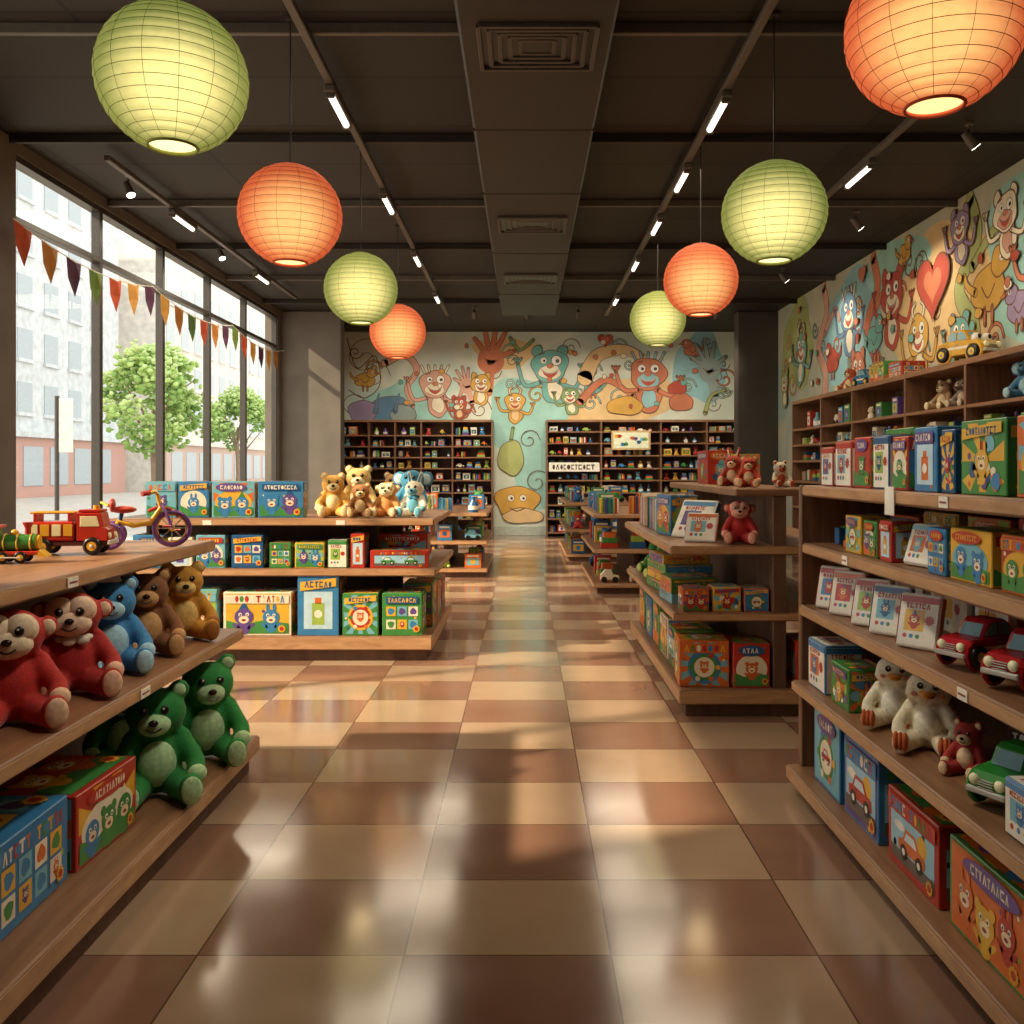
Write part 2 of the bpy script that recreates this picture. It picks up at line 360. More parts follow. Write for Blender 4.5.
    for q in (-1, 1):
        if kind == 'duck':
            for t in (-1, 0, 1): mb.ell((q*.108+t*.022, -.215, .075), (.017, .028, .05), ac, 10, 8)
            continue
        mb.ell((q*.109, -.222, .066), (.038, .015, .054), ac, 14, 8)
        mb.ell((q*.137, -.125, .098), (.037, .034, .036), ac, 12, 8)
    if scarf:
        k = F_(scarf); mb.ring((0, -.008, .232), .068, .014, k, 'z', 20, 8)
        for q in (-1, 1): mb.ell((q*.026, -.085, .225), (.026, .012, .018), k, 10, 6)
    zmin = min(v[2] for v in mb.v)
    return mb.done(name, (x, y, z-zmin+.001), rot)

# ------------------------------------------------------------------ toy vehicles (length along local x, side toward -y)
def toy_car(name, x, y, z, rot, L, c, eyes=False, tyre=BLACK):
    mb = MB(); mb.X = Matrix.Scale(L/.32, 4); m = mat(c, .22); g = mat('#8FB7C4', .12)
    mb.prof([(-.155, .045), (-.1, .03), (.1, .03), (.155, .04), (.16, .075), (.13, .098), (.075, .105), (.04, .11), (-.09, .112), (-.145, .10), (-.16, .08)], -.07, .07, m)
    mb.prof([(-.1, .105), (.065, .105), (.035, .155), (.01, .168), (-.055, .168), (-.085, .15)], -.056, .056, m)
    for q in (-1, 1):
        mb.prof([(-.084, .112), (-.022, .112), (-.022, .155), (-.05, .158), (-.072, .145)], q*.057-.003, q*.057+.003, g)
        mb.prof([(-.012, .112), (.048, .112), (.024, .15), (.005, .157), (-.012, .157)], q*.057-.003, q*.057+.003, g)
    mb.add([(.066, -.046, .108), (.066, .046, .108), (.039, .042, .152), (.039, -.042, .152)], [(0, 1, 2, 3)], g)
    for q in (-1, 1):
        for wx in (-.1, .1):
            mb.ring((wx, q*.064, .045), .05, .009, m, 'y', 20, 6)
            mb.X = mb.X @ (Matrix.Identity(4) if q < 0 else Matrix.Rotation(math.pi, 4, 'Z'))
            cx = wx if q < 0 else -wx
            mb.wheel((cx, -.072, .042), .042, .032, tyre, mat('#E9C23F', .3))
            if q > 0: mb.X = mb.X @ Matrix.Rotation(math.pi, 4, 'Z')
        mb.ell((.155, q*.042, .075), (.012, .018, .018), mat('#FFF3C4', .2), 12, 8)
        mb.ell((-.158, q*.048, .08), (.006, .012, .012), mat('#B3261B', .2), 10, 6)
        mb.box((0, q*.0705, .07), (.14, .003, .014), mat('#F0E4C8', .3), .001)
        mb.box((-.01, q*.0715, .088), (.018, .004, .005), CHROME, .001)
    for k in range(4): mb.box((.163, 0, .058+k*.008), (.006, .05, .003), CHROME, .001)
    mb.box((.16, 0, .045), (.016, .13, .018), CHROME, .005); mb.box((-.16, 0, .05), (.014, .13, .018), CHROME, .005)
    if eyes:
        for q in (-1, 1): mb.ell((.085, q*.035, .118), (.025, .024, .026), WHITE, 12, 8); mb.ell((.106, q*.035, .122), (.009, .012, .013), BLACK, 10, 6)
    zmin = min(v[2] for v in mb.v); return mb.done(name, (x, y, z-zmin+.001), rot)
def fire_truck(x, y, z, rot, L):
    mb = MB(); mb.X = Matrix.Scale(L/.34, 4); r = mat('#A82A1E', .25); g = mat('#D8CDA0', .3); yl = mat('#D0982C', .3)
    mb.box((0, 0, .052), (.33, .11, .022), mat('#4A1A14', .4)); mb.box((-.07, 0, .105), (.19, .12, .085), r, .008)
    mb.prof([(.03, .06), (.165, .06), (.165, .11), (.145, .12), (.13, .185), (.03, .185)], -.06, .06, r)
    for q in (-1, 1):
        mb.prof([(.05, .125), (.132, .125), (.12, .17), (.05, .17)], q*.0575-.004, q*.0575+.004, g)
        for i in range(4): mb.box((-.14+i*.047, q*.061, .11), (.036, .004, .05), yl if i % 2 else g, .002)
        mb.cyl((-.16, q*.035, .185), (.02, q*.035, .185), .005, yl, 8)
        mb.ell((.166, q*.04, .085), (.008, .014, .014), mat('#FFF3C4', .2), 10, 6)
    for i in range(8): mb.cyl((-.155+i*.023, -.035, .185), (-.155+i*.023, .035, .185), .003, yl, 6)
    for px in (-.14, .0): mb.box((px, 0, .165), (.012, .09, .035), r, .002)
    mb.box((.085, 0, .192), (.09, .1, .012), r, .004); mb.cyl((.1, 0, .197), (.1, 0, .215), .014, mat('#E8A030', .2), 12)
    mb.box((.17, 0, .055), (.014, .12, .02), CHROME, .004)
    for wx in (-.105, .1):
        mb.wheel((wx, -.058, .04), .04, .026, BLACK, yl); mb.wheel((wx, .058, .04), .04, .026, BLACK, yl)
    zmin = min(v[2] for v in mb.v); return mb.done('toy_fire_truck', (x, y, z-zmin+.001), rot)
def tricycle(x, y, z, rot, L):
    mb = MB(); mb.X = Matrix.Scale(L/.38, 4); pu = mat('#7A4C8E', .25); yl = mat('#E2B13A', .25); rd = mat('#B83A2C', .3); bl = mat('#2F5E9A', .25)
    def wh(c, r):
        mb.ring(c, r, .011, pu, 'y', 28, 8); mb.ring(c, r-.012, .004, yl, 'y', 28, 6)
        for i in range(8): a = i*math.pi/4; mb.cyl((c[0], c[1], c[2]), (c[0]+(r-.01)*math.cos(a), c[1], c[2]+(r-.01)*math.sin(a)), .0025, CHROME, 6)
        mb.cyl((c[0], c[1]-.012, c[2]), (c[0], c[1]+.012, c[2]), .014, yl, 12)
    wh((.12, 0, .085), .074); wh((-.13, -.075, .06), .049); wh((-.13, .075, .06), .049)
    mb.cyl((-.13, -.08, .06), (-.13, .08, .06), .006, bl, 8)
    mb.tube([(-.13, 0, .06), (-.1, 0, .12), (-.04, 0, .10), (.03, 0, .11), (.075, 0, .18)], .012, yl, 10)
    for q in (-1, 1): mb.tube([(.12, q*.02, .085), (.095, q*.02, .16), (.072, 0, .2)], .007, pu, 8)
    mb.tube([(.075, 0, .17), (.06, 0, .235)], .009, yl, 8)
    mb.tube([(.02, -.085, .245), (.05, -.06, .25), (.06, 0, .237), (.05, .06, .25), (.02, .085, .245)], .007, yl, 8)
    for q in (-1, 1): mb.cyl((.03, q*.075, .247), (-.0, q*.098, .243), .011, rd, 10)
    mb.tube([(-.1, 0, .1), (-.085, 0, .165)], .009, bl, 8)
    mb.ell((-.08, 0, .172), (.055, .042, .017), rd, 16, 8); mb.ell((-.125, 0, .192), (.014, .042, .032), rd, 12, 8)
    mb.tube([(-.14, -.03, .19), (-.17, 0, .205), (-.14, .03, .19)], .006, yl, 8)
    mb.cyl((.12, -.045, .085), (.12, .045, .085), .004, CHROME, 6)
    for q in (-1, 1): mb.box((.12+q*.02, q*.045, .085+q*-.012), (.035, .02, .009), rd, .002)
    mb.tube([(.045+.09*math.cos(a)+.03, 0, .085+.095*math.sin(a)) for a in (.6, 1.0, 1.4, 1.8, 2.2)], .008, rd, 8)
    zmin = min(v[2] for v in mb.v); return mb.done('toy_tricycle', (x, y, z-zmin+.001), rot)
def train(x, y, z, rot, L):
    mb = MB(); mb.X = Matrix.Scale(L/.34, 4); g = mat('#3E7A35', .3); yl = mat('#D9A72F', .3); rd = mat('#B4301F', .3)
    mb.box((0, 0, .05), (.32, .09, .02), rd); mb.cyl((-.02, 0, .1), (.14, 0, .1), .042, g, 20)
    for q in (.0, .06, .12): mb.ring((q, 0, .1), .043, .004, yl, 'x', 20, 6)
    mb.cyl((.14, 0, .1), (.155, 0, .1), .036, yl, 18); mb.tube([(.1, 0, .13), (.1, 0, .17), (.1, 0, .2)], [.014, .014, .026], rd, 14)
    mb.ell((.04, 0, .147), (.02, .02, .018), yl, 12, 8)
    mb.box((-.08, 0, .115), (.1, .1, .11), g, .006); mb.box((-.08, 0, .18), (.13, .12, .014), rd, .005)
    for q in (-1, 1): mb.box((-.08, q*.051, .135), (.06, .004, .045), mat('#E7DFC0', .2), .002)
    mb.prof([(.15, .03), (.2, .03), (.16, .065)], -.045, .045, yl)
    for wx, r in ((-.1, .04), (.0, .03), (.08, .03)):
        for q in (-1, 1): mb.wheel((wx, q*.05, r), r, .018, BLACK, yl)
    mb.cyl((-.1, -.065, .035), (.08, -.065, .03), .004, CHROME, 6)
    zmin = min(v[2] for v in mb.v); return mb.done('toy_train', (x, y, z-zmin+.001), rot)
def game_card(x, y, z, rot, w, h, c, st='white', name='boxed_learning_tablet', tilt=18):
    mb = MB(); mb.X = Matrix.Rotation(-math.radians(tilt), 4, 'X')
    mb.box((0, 0, h/2), (w, .03, h), WHITE, .006); art(mb, Face((0, -.0152, h/2), (1, 0, 0), (0, 0, 1), (0, -1, 0)), w*.96, h*.96, st, c, random.Random(int(x*771+y*97)))
    mb.box((w/2+.0005, 0, h/2), (.001, .026, h*.9), pm(c), .0002); mb.box((-w/2-.0005, 0, h/2), (.001, .026, h*.9), pm(c), .0002)
    mb.X = Matrix.Identity(4); t = math.tan(math.radians(tilt))
    mb.tube([(0, h*.7*t+.012, h*.68), (0, h*.7*t+.07, .004)], .006, WHITE, 6)
    zmin = min(v[2] for v in mb.v); return mb.done(name, (x, y, z-zmin+.001), rot)
def books(x, y, z, rot, n, h, seed, name='picture_books'):
    mb = MB(); r = random.Random(seed); px = 0
    for i in range(n):
        t = r.uniform(.022, .042); hh = h*r.uniform(.85, 1); d = .17; m = pm(r.randint(0, 9))
        mb.box((px+.002, 0, hh/2), (.004, d, hh), m, .001); mb.box((px+t-.002, 0, hh/2), (.004, d, hh), m, .001)
        mb.box((px+t/2, -d/2+.002, hh/2), (t, .005, hh), m, .001); mb.box((px+t/2, .004, hh/2), (t-.007, d-.012, hh-.008), WHITE, .001)
        F = Face((px+t/2, -d/2-.0006, hh/2), (0, 0, 1), (-1, 0, 0), (0, -1, 0)); letters(mb, F, .01, 0, hh*.55, t*.4, pm(4) if m is not pm(4) else pm(1), 1, r)
        px += t+.002
    art(mb, Face((px, 0, hh/2), (0, 1, 0), (0, 0, 1), (1, 0, 0)), .165, hh, 'face', 2, r)
    art(mb, Face((-.0005, 0, h*.42), (0, -1, 0), (0, 0, 1), (-1, 0, 0)), .165, h*.8, 'face', 2, r)
    off = px/2; mb.v = [(v[0]-off, v[1], v[2]) for v in mb.v]; return mb.done(name, (x, y, z+.001), rot)

def mini(mb, x, y, z, w, h, d, rng):
    """one small toy of a random kind standing on z inside a w*h*d pocket (front -y)"""
    k = rng.randint(0, 6); c = rng.randint(0, 9); m = pm(c)
    if k <= 1:
        ww = w*.8; mb.box((x, y, z+h*.4), (ww, d*.6, h*.8), m, .003)
        F = Face((x, y-d*.3, z+h*.4), (1, 0, 0), (0, 0, 1), (0, -1, 0), .001); dec(mb, F, rc(0, -h*.05, ww*.75, h*.4), pm(c+3), 1); dec(mb, F, el(0, -h*.05, min(ww, h)*.17, n=10), pm(c+5), 2); dec(mb, F, rc(0, h*.28, ww*.7, h*.09), pm(4), 1)
    elif k == 2:
        r = min(w*.35, h*.28); f = F_(PAL[c]); mb.ell((x, y, z+r*.9), (r*.9, r*.8, r*.95), f, 10, 7); mb.ell((x, y-r*.1, z+r*2.3), (r*.8, r*.7, r*.7), f, 10, 7)
        for q in (-1, 1):
            mb.ell((x+q*r*.6, y, z+r*2.9), (r*.28, r*.2, r*.3), f, 8, 5); mb.ell((x+q*r*.8, y-r*.5, z+r*.3), (r*.4, r*.6, r*.3), f, 8, 5); mb.ell((x+q*r*.28, y-r*.75, z+r*2.45), (r*.1,)*3, BLACK, 6, 4)
        mb.ell((x, y-r*.65, z+r*2.1), (r*.35, r*.25, r*.25), F_('#F0DDB8'), 8, 5)
    elif k == 3:
        r = min(w*.28, h*.25); mb.tube([(x, y, z), (x, y, z+h*.4), (x, y, z+h*.55), (x, y, z+h*.75)], [r, r, r*.4, r*.4], m, 10); mb.cyl((x, y, z+h*.12), (x, y, z+h*.32), r*1.03, WHITE, 10)
    elif k == 4:
        L = w*.8; mb.prof([(x-L/2, z+h*.12), (x+L/2, z+h*.12), (x+L/2, z+h*.3), (x+L*.2, z+h*.34), (x+L*.1, z+h*.55), (x-L*.25, z+h*.55), (x-L/2, z+h*.32)], y-d*.2, y+d*.2, m)
        for q in (-1, 1): mb.cyl((x+q*L*.3, y-d*.24, z+h*.13), (x+q*L*.3, y+d*.24, z+h*.13), h*.13, BLACK, 10)
    elif k == 5:
        for i, q in enumerate((0, 1, 2)):
            mb.box((x, y, z+h*(.13+.25*i)), (w*(.75-.12*i), d*.5, h*.24), pm(c+i*2), .003)
    else:
        n = max(3, int(w/.03)); 
        for i in range(n): mb.box((x-w*.4+w*.8*(i+.5)/n, y, z+h*.36), (w*.8/n*.85, d*.6, h*rng.uniform(.6, .75)), pm(rng.randint(0, 9)), .002)

# ------------------------------------------------------------------ ROOM SHELL
XL, XR, YB, YF, H = -4.72, 4.9, 20.1, -2.6, 4.54
def nmath(nt, op, a, b=None, c=None):
    n = nt.nodes.new('ShaderNodeMath'); n.operation = op
    for i, q in enumerate((a, b, c)):
        if q is None: continue
        if isinstance(q, (int, float)): n.inputs[i].default_value = q
        else: nt.links.new(q, n.inputs[i])
    return n.outputs[0]
def floor_mat():
    m = bpy.data.materials.new('glossy_checker_tiles'); m.use_nodes = True; nt = m.node_tree; b = nt.nodes['Principled BSDF']
    tc = nt.nodes.new('ShaderNodeTexCoord'); sp = nt.nodes.new('ShaderNodeSeparateXYZ'); nt.links.new(tc.outputs['Object'], sp.inputs[0])
    u = nmath(nt, 'DIVIDE', nmath(nt, 'ADD', sp.outputs[0], .372), .637); v = nmath(nt, 'DIVIDE', nmath(nt, 'SUBTRACT', sp.outputs[1], 2.77), .508)
    fu, fv = nmath(nt, 'FLOOR', u), nmath(nt, 'FLOOR', v)
    par = nmath(nt, 'FLOORED_MODULO', nmath(nt, 'ADD', fu, fv), 2.0)
    cb = nt.nodes.new('ShaderNodeCombineXYZ'); nt.links.new(fu, cb.inputs[0]); nt.links.new(fv, cb.inputs[1])
    wn = nt.nodes.new('ShaderNodeTexWhiteNoise'); nt.links.new(cb.outputs[0], wn.inputs[0])
    no = nt.nodes.new('ShaderNodeTexNoise'); no.inputs['Scale'].default_value=3.5; no.inputs['Detail'].default_value=5; nt.links.new(tc.outputs['Object'], no.inputs['Vector'])
    mx = nt.nodes.new('ShaderNodeMix'); mx.data_type = 'RGBA'; mx.inputs[6].default_value = lin('#A88C72'); mx.inputs[7].default_value = lin('#876350'); nt.links.new(par, mx.inputs[0])
    val = nmath(nt, 'ADD', .78, nmath(nt, 'ADD', nmath(nt, 'MULTIPLY', wn.outputs[0], .14), nmath(nt, 'MULTIPLY', no.outputs['Fac'], .32)))
    hs = nt.nodes.new('ShaderNodeHueSaturation'); hs.inputs['Saturation'].default_value = .95; nt.links.new(mx.outputs[2], hs.inputs['Color']); nt.links.new(val, hs.inputs['Value'])
    def edge(q, w): f = nmath(nt, 'FRACT', q); return nmath(nt, 'LESS_THAN', nmath(nt, 'MINIMUM', f, nmath(nt, 'SUBTRACT', 1, f)), w)
    g = nmath(nt, 'MAXIMUM', edge(u, .005), edge(v, .0065))
    m2 = nt.nodes.new('ShaderNodeMix'); m2.data_type = 'RGBA'; nt.links.new(g, m2.inputs[0]); nt.links.new(hs.outputs[0], m2.inputs[6]); m2.inputs[7].default_value = lin('#5E4434')
    nt.links.new(m2.outputs[2], b.inputs['Base Color'])
    rg = nmath(nt, 'ADD', .07, nmath(nt, 'MULTIPLY', no.outputs['Fac'], .13)); nt.links.new(rg, b.inputs['Roughness']); b.inputs['Specular IOR Level'].default_value = .7
    return m
mb = MB(); mb.bx(XL-.3, XR+.3, YF-.2, YB+.2, -.15, 0, floor_mat(), 0.001); mb.done('floor')
def ceil_mat():
    m = bpy.data.materials.new('dark_ceiling_panels'); m.use_nodes = True; nt = m.node_tree; b = nt.nodes['Principled BSDF']
    tc = nt.nodes.new('ShaderNodeTexCoord'); br = nt.nodes.new('ShaderNodeTexBrick'); nt.links.new(tc.outputs['Object'], br.inputs['Vector'])
    br.offset = 0; br.inputs['Scale'].default_value = 1; br.inputs['Brick Width'].default_value = 1.52; br.inputs['Row Height'].default_value = 1.0; br.inputs['Mortar Size'].default_value = .018
    br.inputs['Color1'].default_value = lin('#27221F'); br.inputs['Color2'].default_value = lin('#2F2A26'); br.inputs['Mortar'].default_value = lin('#141110')
    nt.links.new(br.outputs['Color'], b.inputs['Base Color']); b.inputs['Roughness'].default_value = .7; return m
mb = MB(); mb.bx(XL-.3, XR+.3, YF-.2, YB+.2, H, H+.2, ceil_mat(), .001); mb.done('ceiling')
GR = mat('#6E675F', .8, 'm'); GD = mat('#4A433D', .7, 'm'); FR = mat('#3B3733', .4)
WYS = [8.33+i*1.744 for i in range(6)]
WE_Y = 17.2
NY0, NY1 = 1.4, 6.6  # near window bays out of view, added to let sun onto the floor
mb = MB()
mb.bx(XL-.25, XL, YF, NY0, 0, H, GR, .001); mb.bx(XL-.25, XL, NY1, 8.33, 0, H, GR, .001); mb.bx(XL-.25, XL, WE_Y, YB, 0, H, GR, .001)
for a, b_ in ((8.33, WE_Y), (NY0, NY1)): mb.bx(XL-.25, XL, a, b_, 0, .32, GR, .001); mb.bx(XL-.25, XL, a, b_, 4.42, H, GR, .001)
mb.done('wall_left', (XL, 0, 0), world=True)
mb = MB(); mb.bx(XL+.001, XL+.03, 6.62, 8.3, 0, H-.01, GR, .01); mb.done('column', (XL, 7.4, 0), world=True)
mb = MB(); mb.bx(XL+.001, -3.56, 17.4, 17.75, 0, H-.01, GR, .01); mb.done('column', (-4.1, 17.5, 0), world=True)
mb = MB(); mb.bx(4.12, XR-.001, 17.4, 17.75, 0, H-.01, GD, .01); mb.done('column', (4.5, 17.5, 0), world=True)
def mural_wall(c1, c2, c3, name):
    m = bpy.data.materials.new(name); m.use_nodes = True; nt = m.node_tree; b = nt.nodes['Principled BSDF']
    tc = nt.nodes.new('ShaderNodeTexCoord'); no = nt.nodes.new('ShaderNodeTexNoise'); no.inputs['Scale'].default_value=.55; no.inputs['Detail'].default_value=1; no.inputs['Distortion'].default_value=1.4
    nt.links.new(tc.outputs['Object'], no.inputs['Vector']); rp = nt.nodes.new('ShaderNodeValToRGB'); nt.links.new(no.outputs['Fac'], rp.inputs['Fac'])
    e = rp.color_ramp.elements; e[0].position=.40; e[0].color = lin(c1); e[1].position=.50; e[1].color = lin(c2); k = e.new(.62); k.color = lin(c3)
    nt.links.new(rp.outputs['Color'], b.inputs['Base Color']); b.inputs['Roughness'].default_value = .8; return m
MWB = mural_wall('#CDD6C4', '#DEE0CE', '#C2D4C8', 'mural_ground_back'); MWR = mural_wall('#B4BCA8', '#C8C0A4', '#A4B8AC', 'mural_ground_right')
mb = MB(); mb.bx(XL-.2, XR+.2, YB, YB+.2, 0, H, MWB, .001); mb.done('wall_back', (0, YB, 0), world=True)
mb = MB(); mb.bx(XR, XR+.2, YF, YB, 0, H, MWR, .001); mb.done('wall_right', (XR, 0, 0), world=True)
mb = MB(); mb.bx(XL-.2, XR+.2, YF-.2, YF, 0, H, GR, .001); mb.done('wall_front', (0, YF, 0), world=True)
mb = MB(); mb.bx(XL, XR, YB-.025, YB-.001, 0, .2, mat('#B9C2B4', .5), .004); mb.done('baseboard_back', (0, YB, 0), world=True)
mb = MB(); mb.bx(XR-.02, XR-.001, YF, 17.38, 0, .14, FR, .004); mb.done('baseboard_right', (XR, 0, 0), world=True)

gl = bpy.data.materials.new('window_glass'); gl.use_nodes = True; nt = gl.node_tree; nt.nodes.clear()
o_ = nt.nodes.new('ShaderNodeOutputMaterial'); t_ = nt.nodes.new('ShaderNodeBsdfTransparent'); g_ = nt.nodes.new('ShaderNodeBsdfGlossy'); g_.inputs['Roughness'].default_value=.02
x_ = nt.nodes.new('ShaderNodeMixShader'); x_.inputs[0].default_value=.04; t_.inputs[0].default_value=(.97,.98,.97,1)
nt.links.new(t_.outputs[0], x_.inputs[1]); nt.links.new(g_.outputs[0], x_.inputs[2]); nt.links.new(x_.outputs[0], o_.inputs[0])
bays = [(WYS[i], WYS[i+1] if i < 4 else WE_Y) for i in range(5)]+[(NY0+i*(NY1-NY0)/3, NY0+(i+1)*(NY1-NY0)/3) for i in range(3)]
for i, (y0, y1) in enumerate(bays):
    mb = MB(); xa, xb = XL-.12, XL-.02; t = .035
    mb.bx(xa, xb, y0, y0+t, .32, 4.42, FR); mb.bx(xa, xb, y1-t, y1, .32, 4.42, FR)
    for z0, z1 in ((.32, .40), (3.79, 3.85), (4.36, 4.42)): mb.bx(xa, xb, y0+t, y1-t, z0, z1, FR)
    mb.add([(XL-.07, y0+t, .4), (XL-.07, y1-t, .4), (XL-.07, y1-t, 4.36), (XL-.07, y0+t, 4.36)], [(0, 1, 2, 3)], gl)
    mb.done('window_%d' % (i+1), (XL, (y0+y1)/2, .32), world=True)
mb = MB(); mb.bx(XL+.001, XL+.1, 8.33, WE_Y, .27, .32, WHITE, .005); mb.done('trim_1', (XL, 12, .3), world=True)

# mural paintings
OUT = mat('#75513F', .8, 'm')
MC = {k: mat(v, .8, 'm') for k, v in dict(teal='#72B0A6', salmon='#CC7C5A', must='#D4A54C', cream='#EADFC2', olive='#A8B06E', blue='#648CAA', red='#B8503E', pink='#D4A28C', peach='#E2C08A', grey='#9AA8A4', green='#86A86C', lav='#9C8AA8', sky='#94C0C4', dark='#4A3630', aqua='#9ECCC0').items()}
class Mural:
    def __init__(s, F): s.F = F; s.mb = MB(); s.L = 1; s.r = random.Random(3)
    def blob(s, x, y, rx, ry, c, rot=0, wob=.06, o=.016):
        ph = s.r.uniform(0, 6)
        if o > 0: dec(s.mb, s.F, el(x, y, rx+o, ry+o, 40, rot, wob, ph), OUT, s.L)
        dec(s.mb, s.F, el(x, y, rx, ry, 40, rot, wob, ph), MC[c], s.L+1); s.L += 2
    def line(s, P, w, c=None, t=1, o=.014):
        if c is None: rib(s.mb, s.F, P, w, OUT, s.L, t); s.L += 1; return
        rib(s.mb, s.F, P, w+2*o, OUT, s.L, t); rib(s.mb, s.F, P, w, MC[c], s.L+1, t); s.L += 2
    def eye(s, x, y, r):
        dec(s.mb, s.F, el(x, y, r*1.13, n=18), OUT, s.L); dec(s.mb, s.F, el(x, y, r, n=18), WHITE, s.L+1); dec(s.mb, s.F, el(x+r*.2, y-r*.1, r*.42, n=12), BLACK, s.L+2); s.L += 3
    def smile(s, x, y, w, c='red'):
        P = [(x-w, y+w*.25), (x-w*.5, y-w*.1), (x, y-w*.2), (x+w*.5, y-w*.1), (x+w, y+w*.25)]; T = [(x+w*.7, y-w*.35), (x, y-w*.75), (x-w*.7, y-w*.35)]
        dec(s.mb, s.F, smooth_pts(P, 4)+smooth_pts(T, 4), MC[c], s.L); s.L += 1
        rib(s.mb, s.F, P, w*.14, WHITE, s.L); s.L += 1; s.line(P, .014)
    def beast(s, x, y, r, c, c2, horns=0, arms=1, tilt=0, body=1):
        j = s.r.uniform(-.3, .3)
        if body: s.blob(x+tilt+j*r, y-r*1.3, r*.7, r*.85, c, j); s.blob(x+tilt+j*r, y-r*1.35, r*.4, r*.55, c2, j, o=.008)
        if arms:
            s.line([(x-r*.5, y-r*.9), (x-r*1.4, y-r*(.8+j)), (x-r*1.8, y+r*.1)], r*.2, c, .8); s.line([(x+r*.5, y-r*.9), (x+r*1.4, y-r*1.2), (x+r*1.8, y-r*(.5-j))], r*.2, c, .8)
            for q, hx, hy in ((-1, x-r*1.8, y+r*.15), (1, x+r*1.8, y-r*(.45-j))):
                for k in (-1, 0, 1): s.line([(hx, hy), (hx+k*r*.2, hy+r*.28)], r*.09, c)
        if horns == 1:
            for q in (-1, 1): s.blob(x+q*r*.7, y+r*.8, r*.28, r*.34, c)
        if horns == 2:
            for q in (-1, 1): s.line([(x+q*r*.4, y+r*.7), (x+q*r*.6, y+r*1.2), (x+q*r*.3, y+r*1.45)], r*.14, c2)
        if horns == 3:
            for k in range(-2, 3): s.line([(x+k*r*.3, y+r*.6), (x+k*r*.45, y+r*1.2)], r*.1, c2)
        s.blob(x, y, r, r*.88, c, j); s.blob(x, y-r*.35, r*.62, r*.4, c2, o=.008)
        for q in (-1, 1): s.eye(x+q*r*.36, y+r*.3, r*(.22+.06*q*j*3))
        s.blob(x, y+r*.0, r*.17, r*.12, 'salmon', o=.008); s.smile(x, y-r*.32, r*.48)
        s.line([(x-r*.6, y+r*.62), (x-r*.3, y+r*.72)], .02)
    def bird(s, x, y, r, c, d=1):
        s.blob(x, y, r, r*.7, c); s.line([(x-d*r*.8, y), (x-d*r*1.3, y+r*.3), (x-d*r*1.5, y+r*.7)], r*.25, c, .6); s.blob(x+d*r*.7, y+r*.7, r*.5, r*.45, c)
        s.line([(x+d*r*1.1, y+r*.75), (x+d*r*1.55, y+r*.62)], r*.2, 'salmon', .4); s.eye(x+d*r*.8, y+r*.8, r*.14); s.line([(x-d*r*.4, y+r*.1), (x, y-r*.3), (x+d*r*.4, y+r*.05)], .018)
        for q in (-.2, .25): s.line([(x+q*r, y-r*.6), (x+q*r, y-r*1.1)], r*.09, 'salmon')
    def hand(s, x, y, r, c, rot=0):
        for k, a in enumerate((-.75, -.3, .05, .38, 1.1)):
            l = (1.5, 1.9, 2.0, 1.8, 1.4)[k]*r; aa = a+rot; s.line([(x+math.sin(aa)*r*.3, y+math.cos(aa)*r*.3), (x+math.sin(aa)*l, y+math.cos(aa)*l)], r*.28, c, .75)
        s.blob(x, y, r*.75, r*.8, c, wob=.03, o=.0); s.line([(x, y), (x-math.sin(rot)*r*1.8, y-math.cos(rot)*r*1.8)], r*.55, c, o=0)
        s.line([(x-r*.4, y+r*.1), (x, y-r*.2), (x+r*.4, y)], .016)
    def swirl(s, x, y, r, c=None, w=.016, turns=1.6, d=1):
        s.line([(x+r*(1-i/14)*math.cos(d*i*turns*.45), y+r*(1-i/14)*math.sin(d*i*turns*.45)) for i in range(13)], w, c)
    def heart(s, x, y, r, c):
        def hp(k): return [(x+k*r*.0625*16*math.sin(t)**3, y+k*r*.0625*(13*math.cos(t)-5*math.cos(2*t)-2*math.cos(3*t)-math.cos(4*t))) for t in [i*math.pi/20 for i in range(40)]]
        dec(s.mb, s.F, hp(1.06), OUT, s.L); dec(s.mb, s.F, hp(1), MC[c], s.L+1); dec(s.mb, s.F, hp(.55), MC['salmon'], s.L+2); s.L += 3
K = .02233
mu = Mural(Face((0, YB-.002, 0), (1, 0, 0), (0, 0, 1), (0, -1, 0), .00006))
def g(a, b): return (a*K, 1.5+b*K)
mu.blob(*g(5, 50), 1.0, .9, 'aqua', wob=.1, o=0); mu.blob(*g(20, 10), .7, 1.3, 'aqua', wob=.08, o=0); mu.blob(*g(95, 62), 1.3, .6, 'peach', .3, .1, 0); mu.blob(*g(-115, 60), 1.1, .6, 'aqua', 0, .12, 0)
mu.blob(*g(175, 100), .6, .8, 'sky', 0, .1, 0); mu.blob(*g(-20, 115), .7, .35, 'peach', 0, .1, 0)
for k in range(26): mu.swirl(mu.r.uniform(-3.9, 4.5), mu.r.uniform(2.7, 4.35), mu.r.uniform(.12, .28), mu.r.choice((None, None, None, 'salmon', 'aqua', 'must')), .02, d=mu.r.choice((-1, 1)))
mu.line([g(-178, 130), g(-168, 100), g(-150, 112), g(-145, 84), g(-160, 70), g(-176, 78)], .022); mu.swirl(*g(-160, 110), .5); mu.swirl(*g(-172, 62), .3); mu.swirl(*g(-150, 92), .35)
mu.line([g(-140, 105), g(-120, 113), g(-108, 98), g(-118, 80), g(-112, 62)], .16, 'pink', .6)
mu.blob(*g(-138, 58), .45, .3, 'blue', .2); mu.blob(*g(-162, 56), .32, .26, 'lav'); mu.blob(*g(-122, 54), .28, .2, 'grey')
for a in (-150, -130): mu.line([g(a, 56), g(a+4, 74)], .08, 'blue', .4)
mu.bird(*g(-160, 88), .22, 'must'); mu.bird(*g(168, 118), .2, 'salmon', -1); mu.bird(*g(68, 80), .2, 'teal', -1)
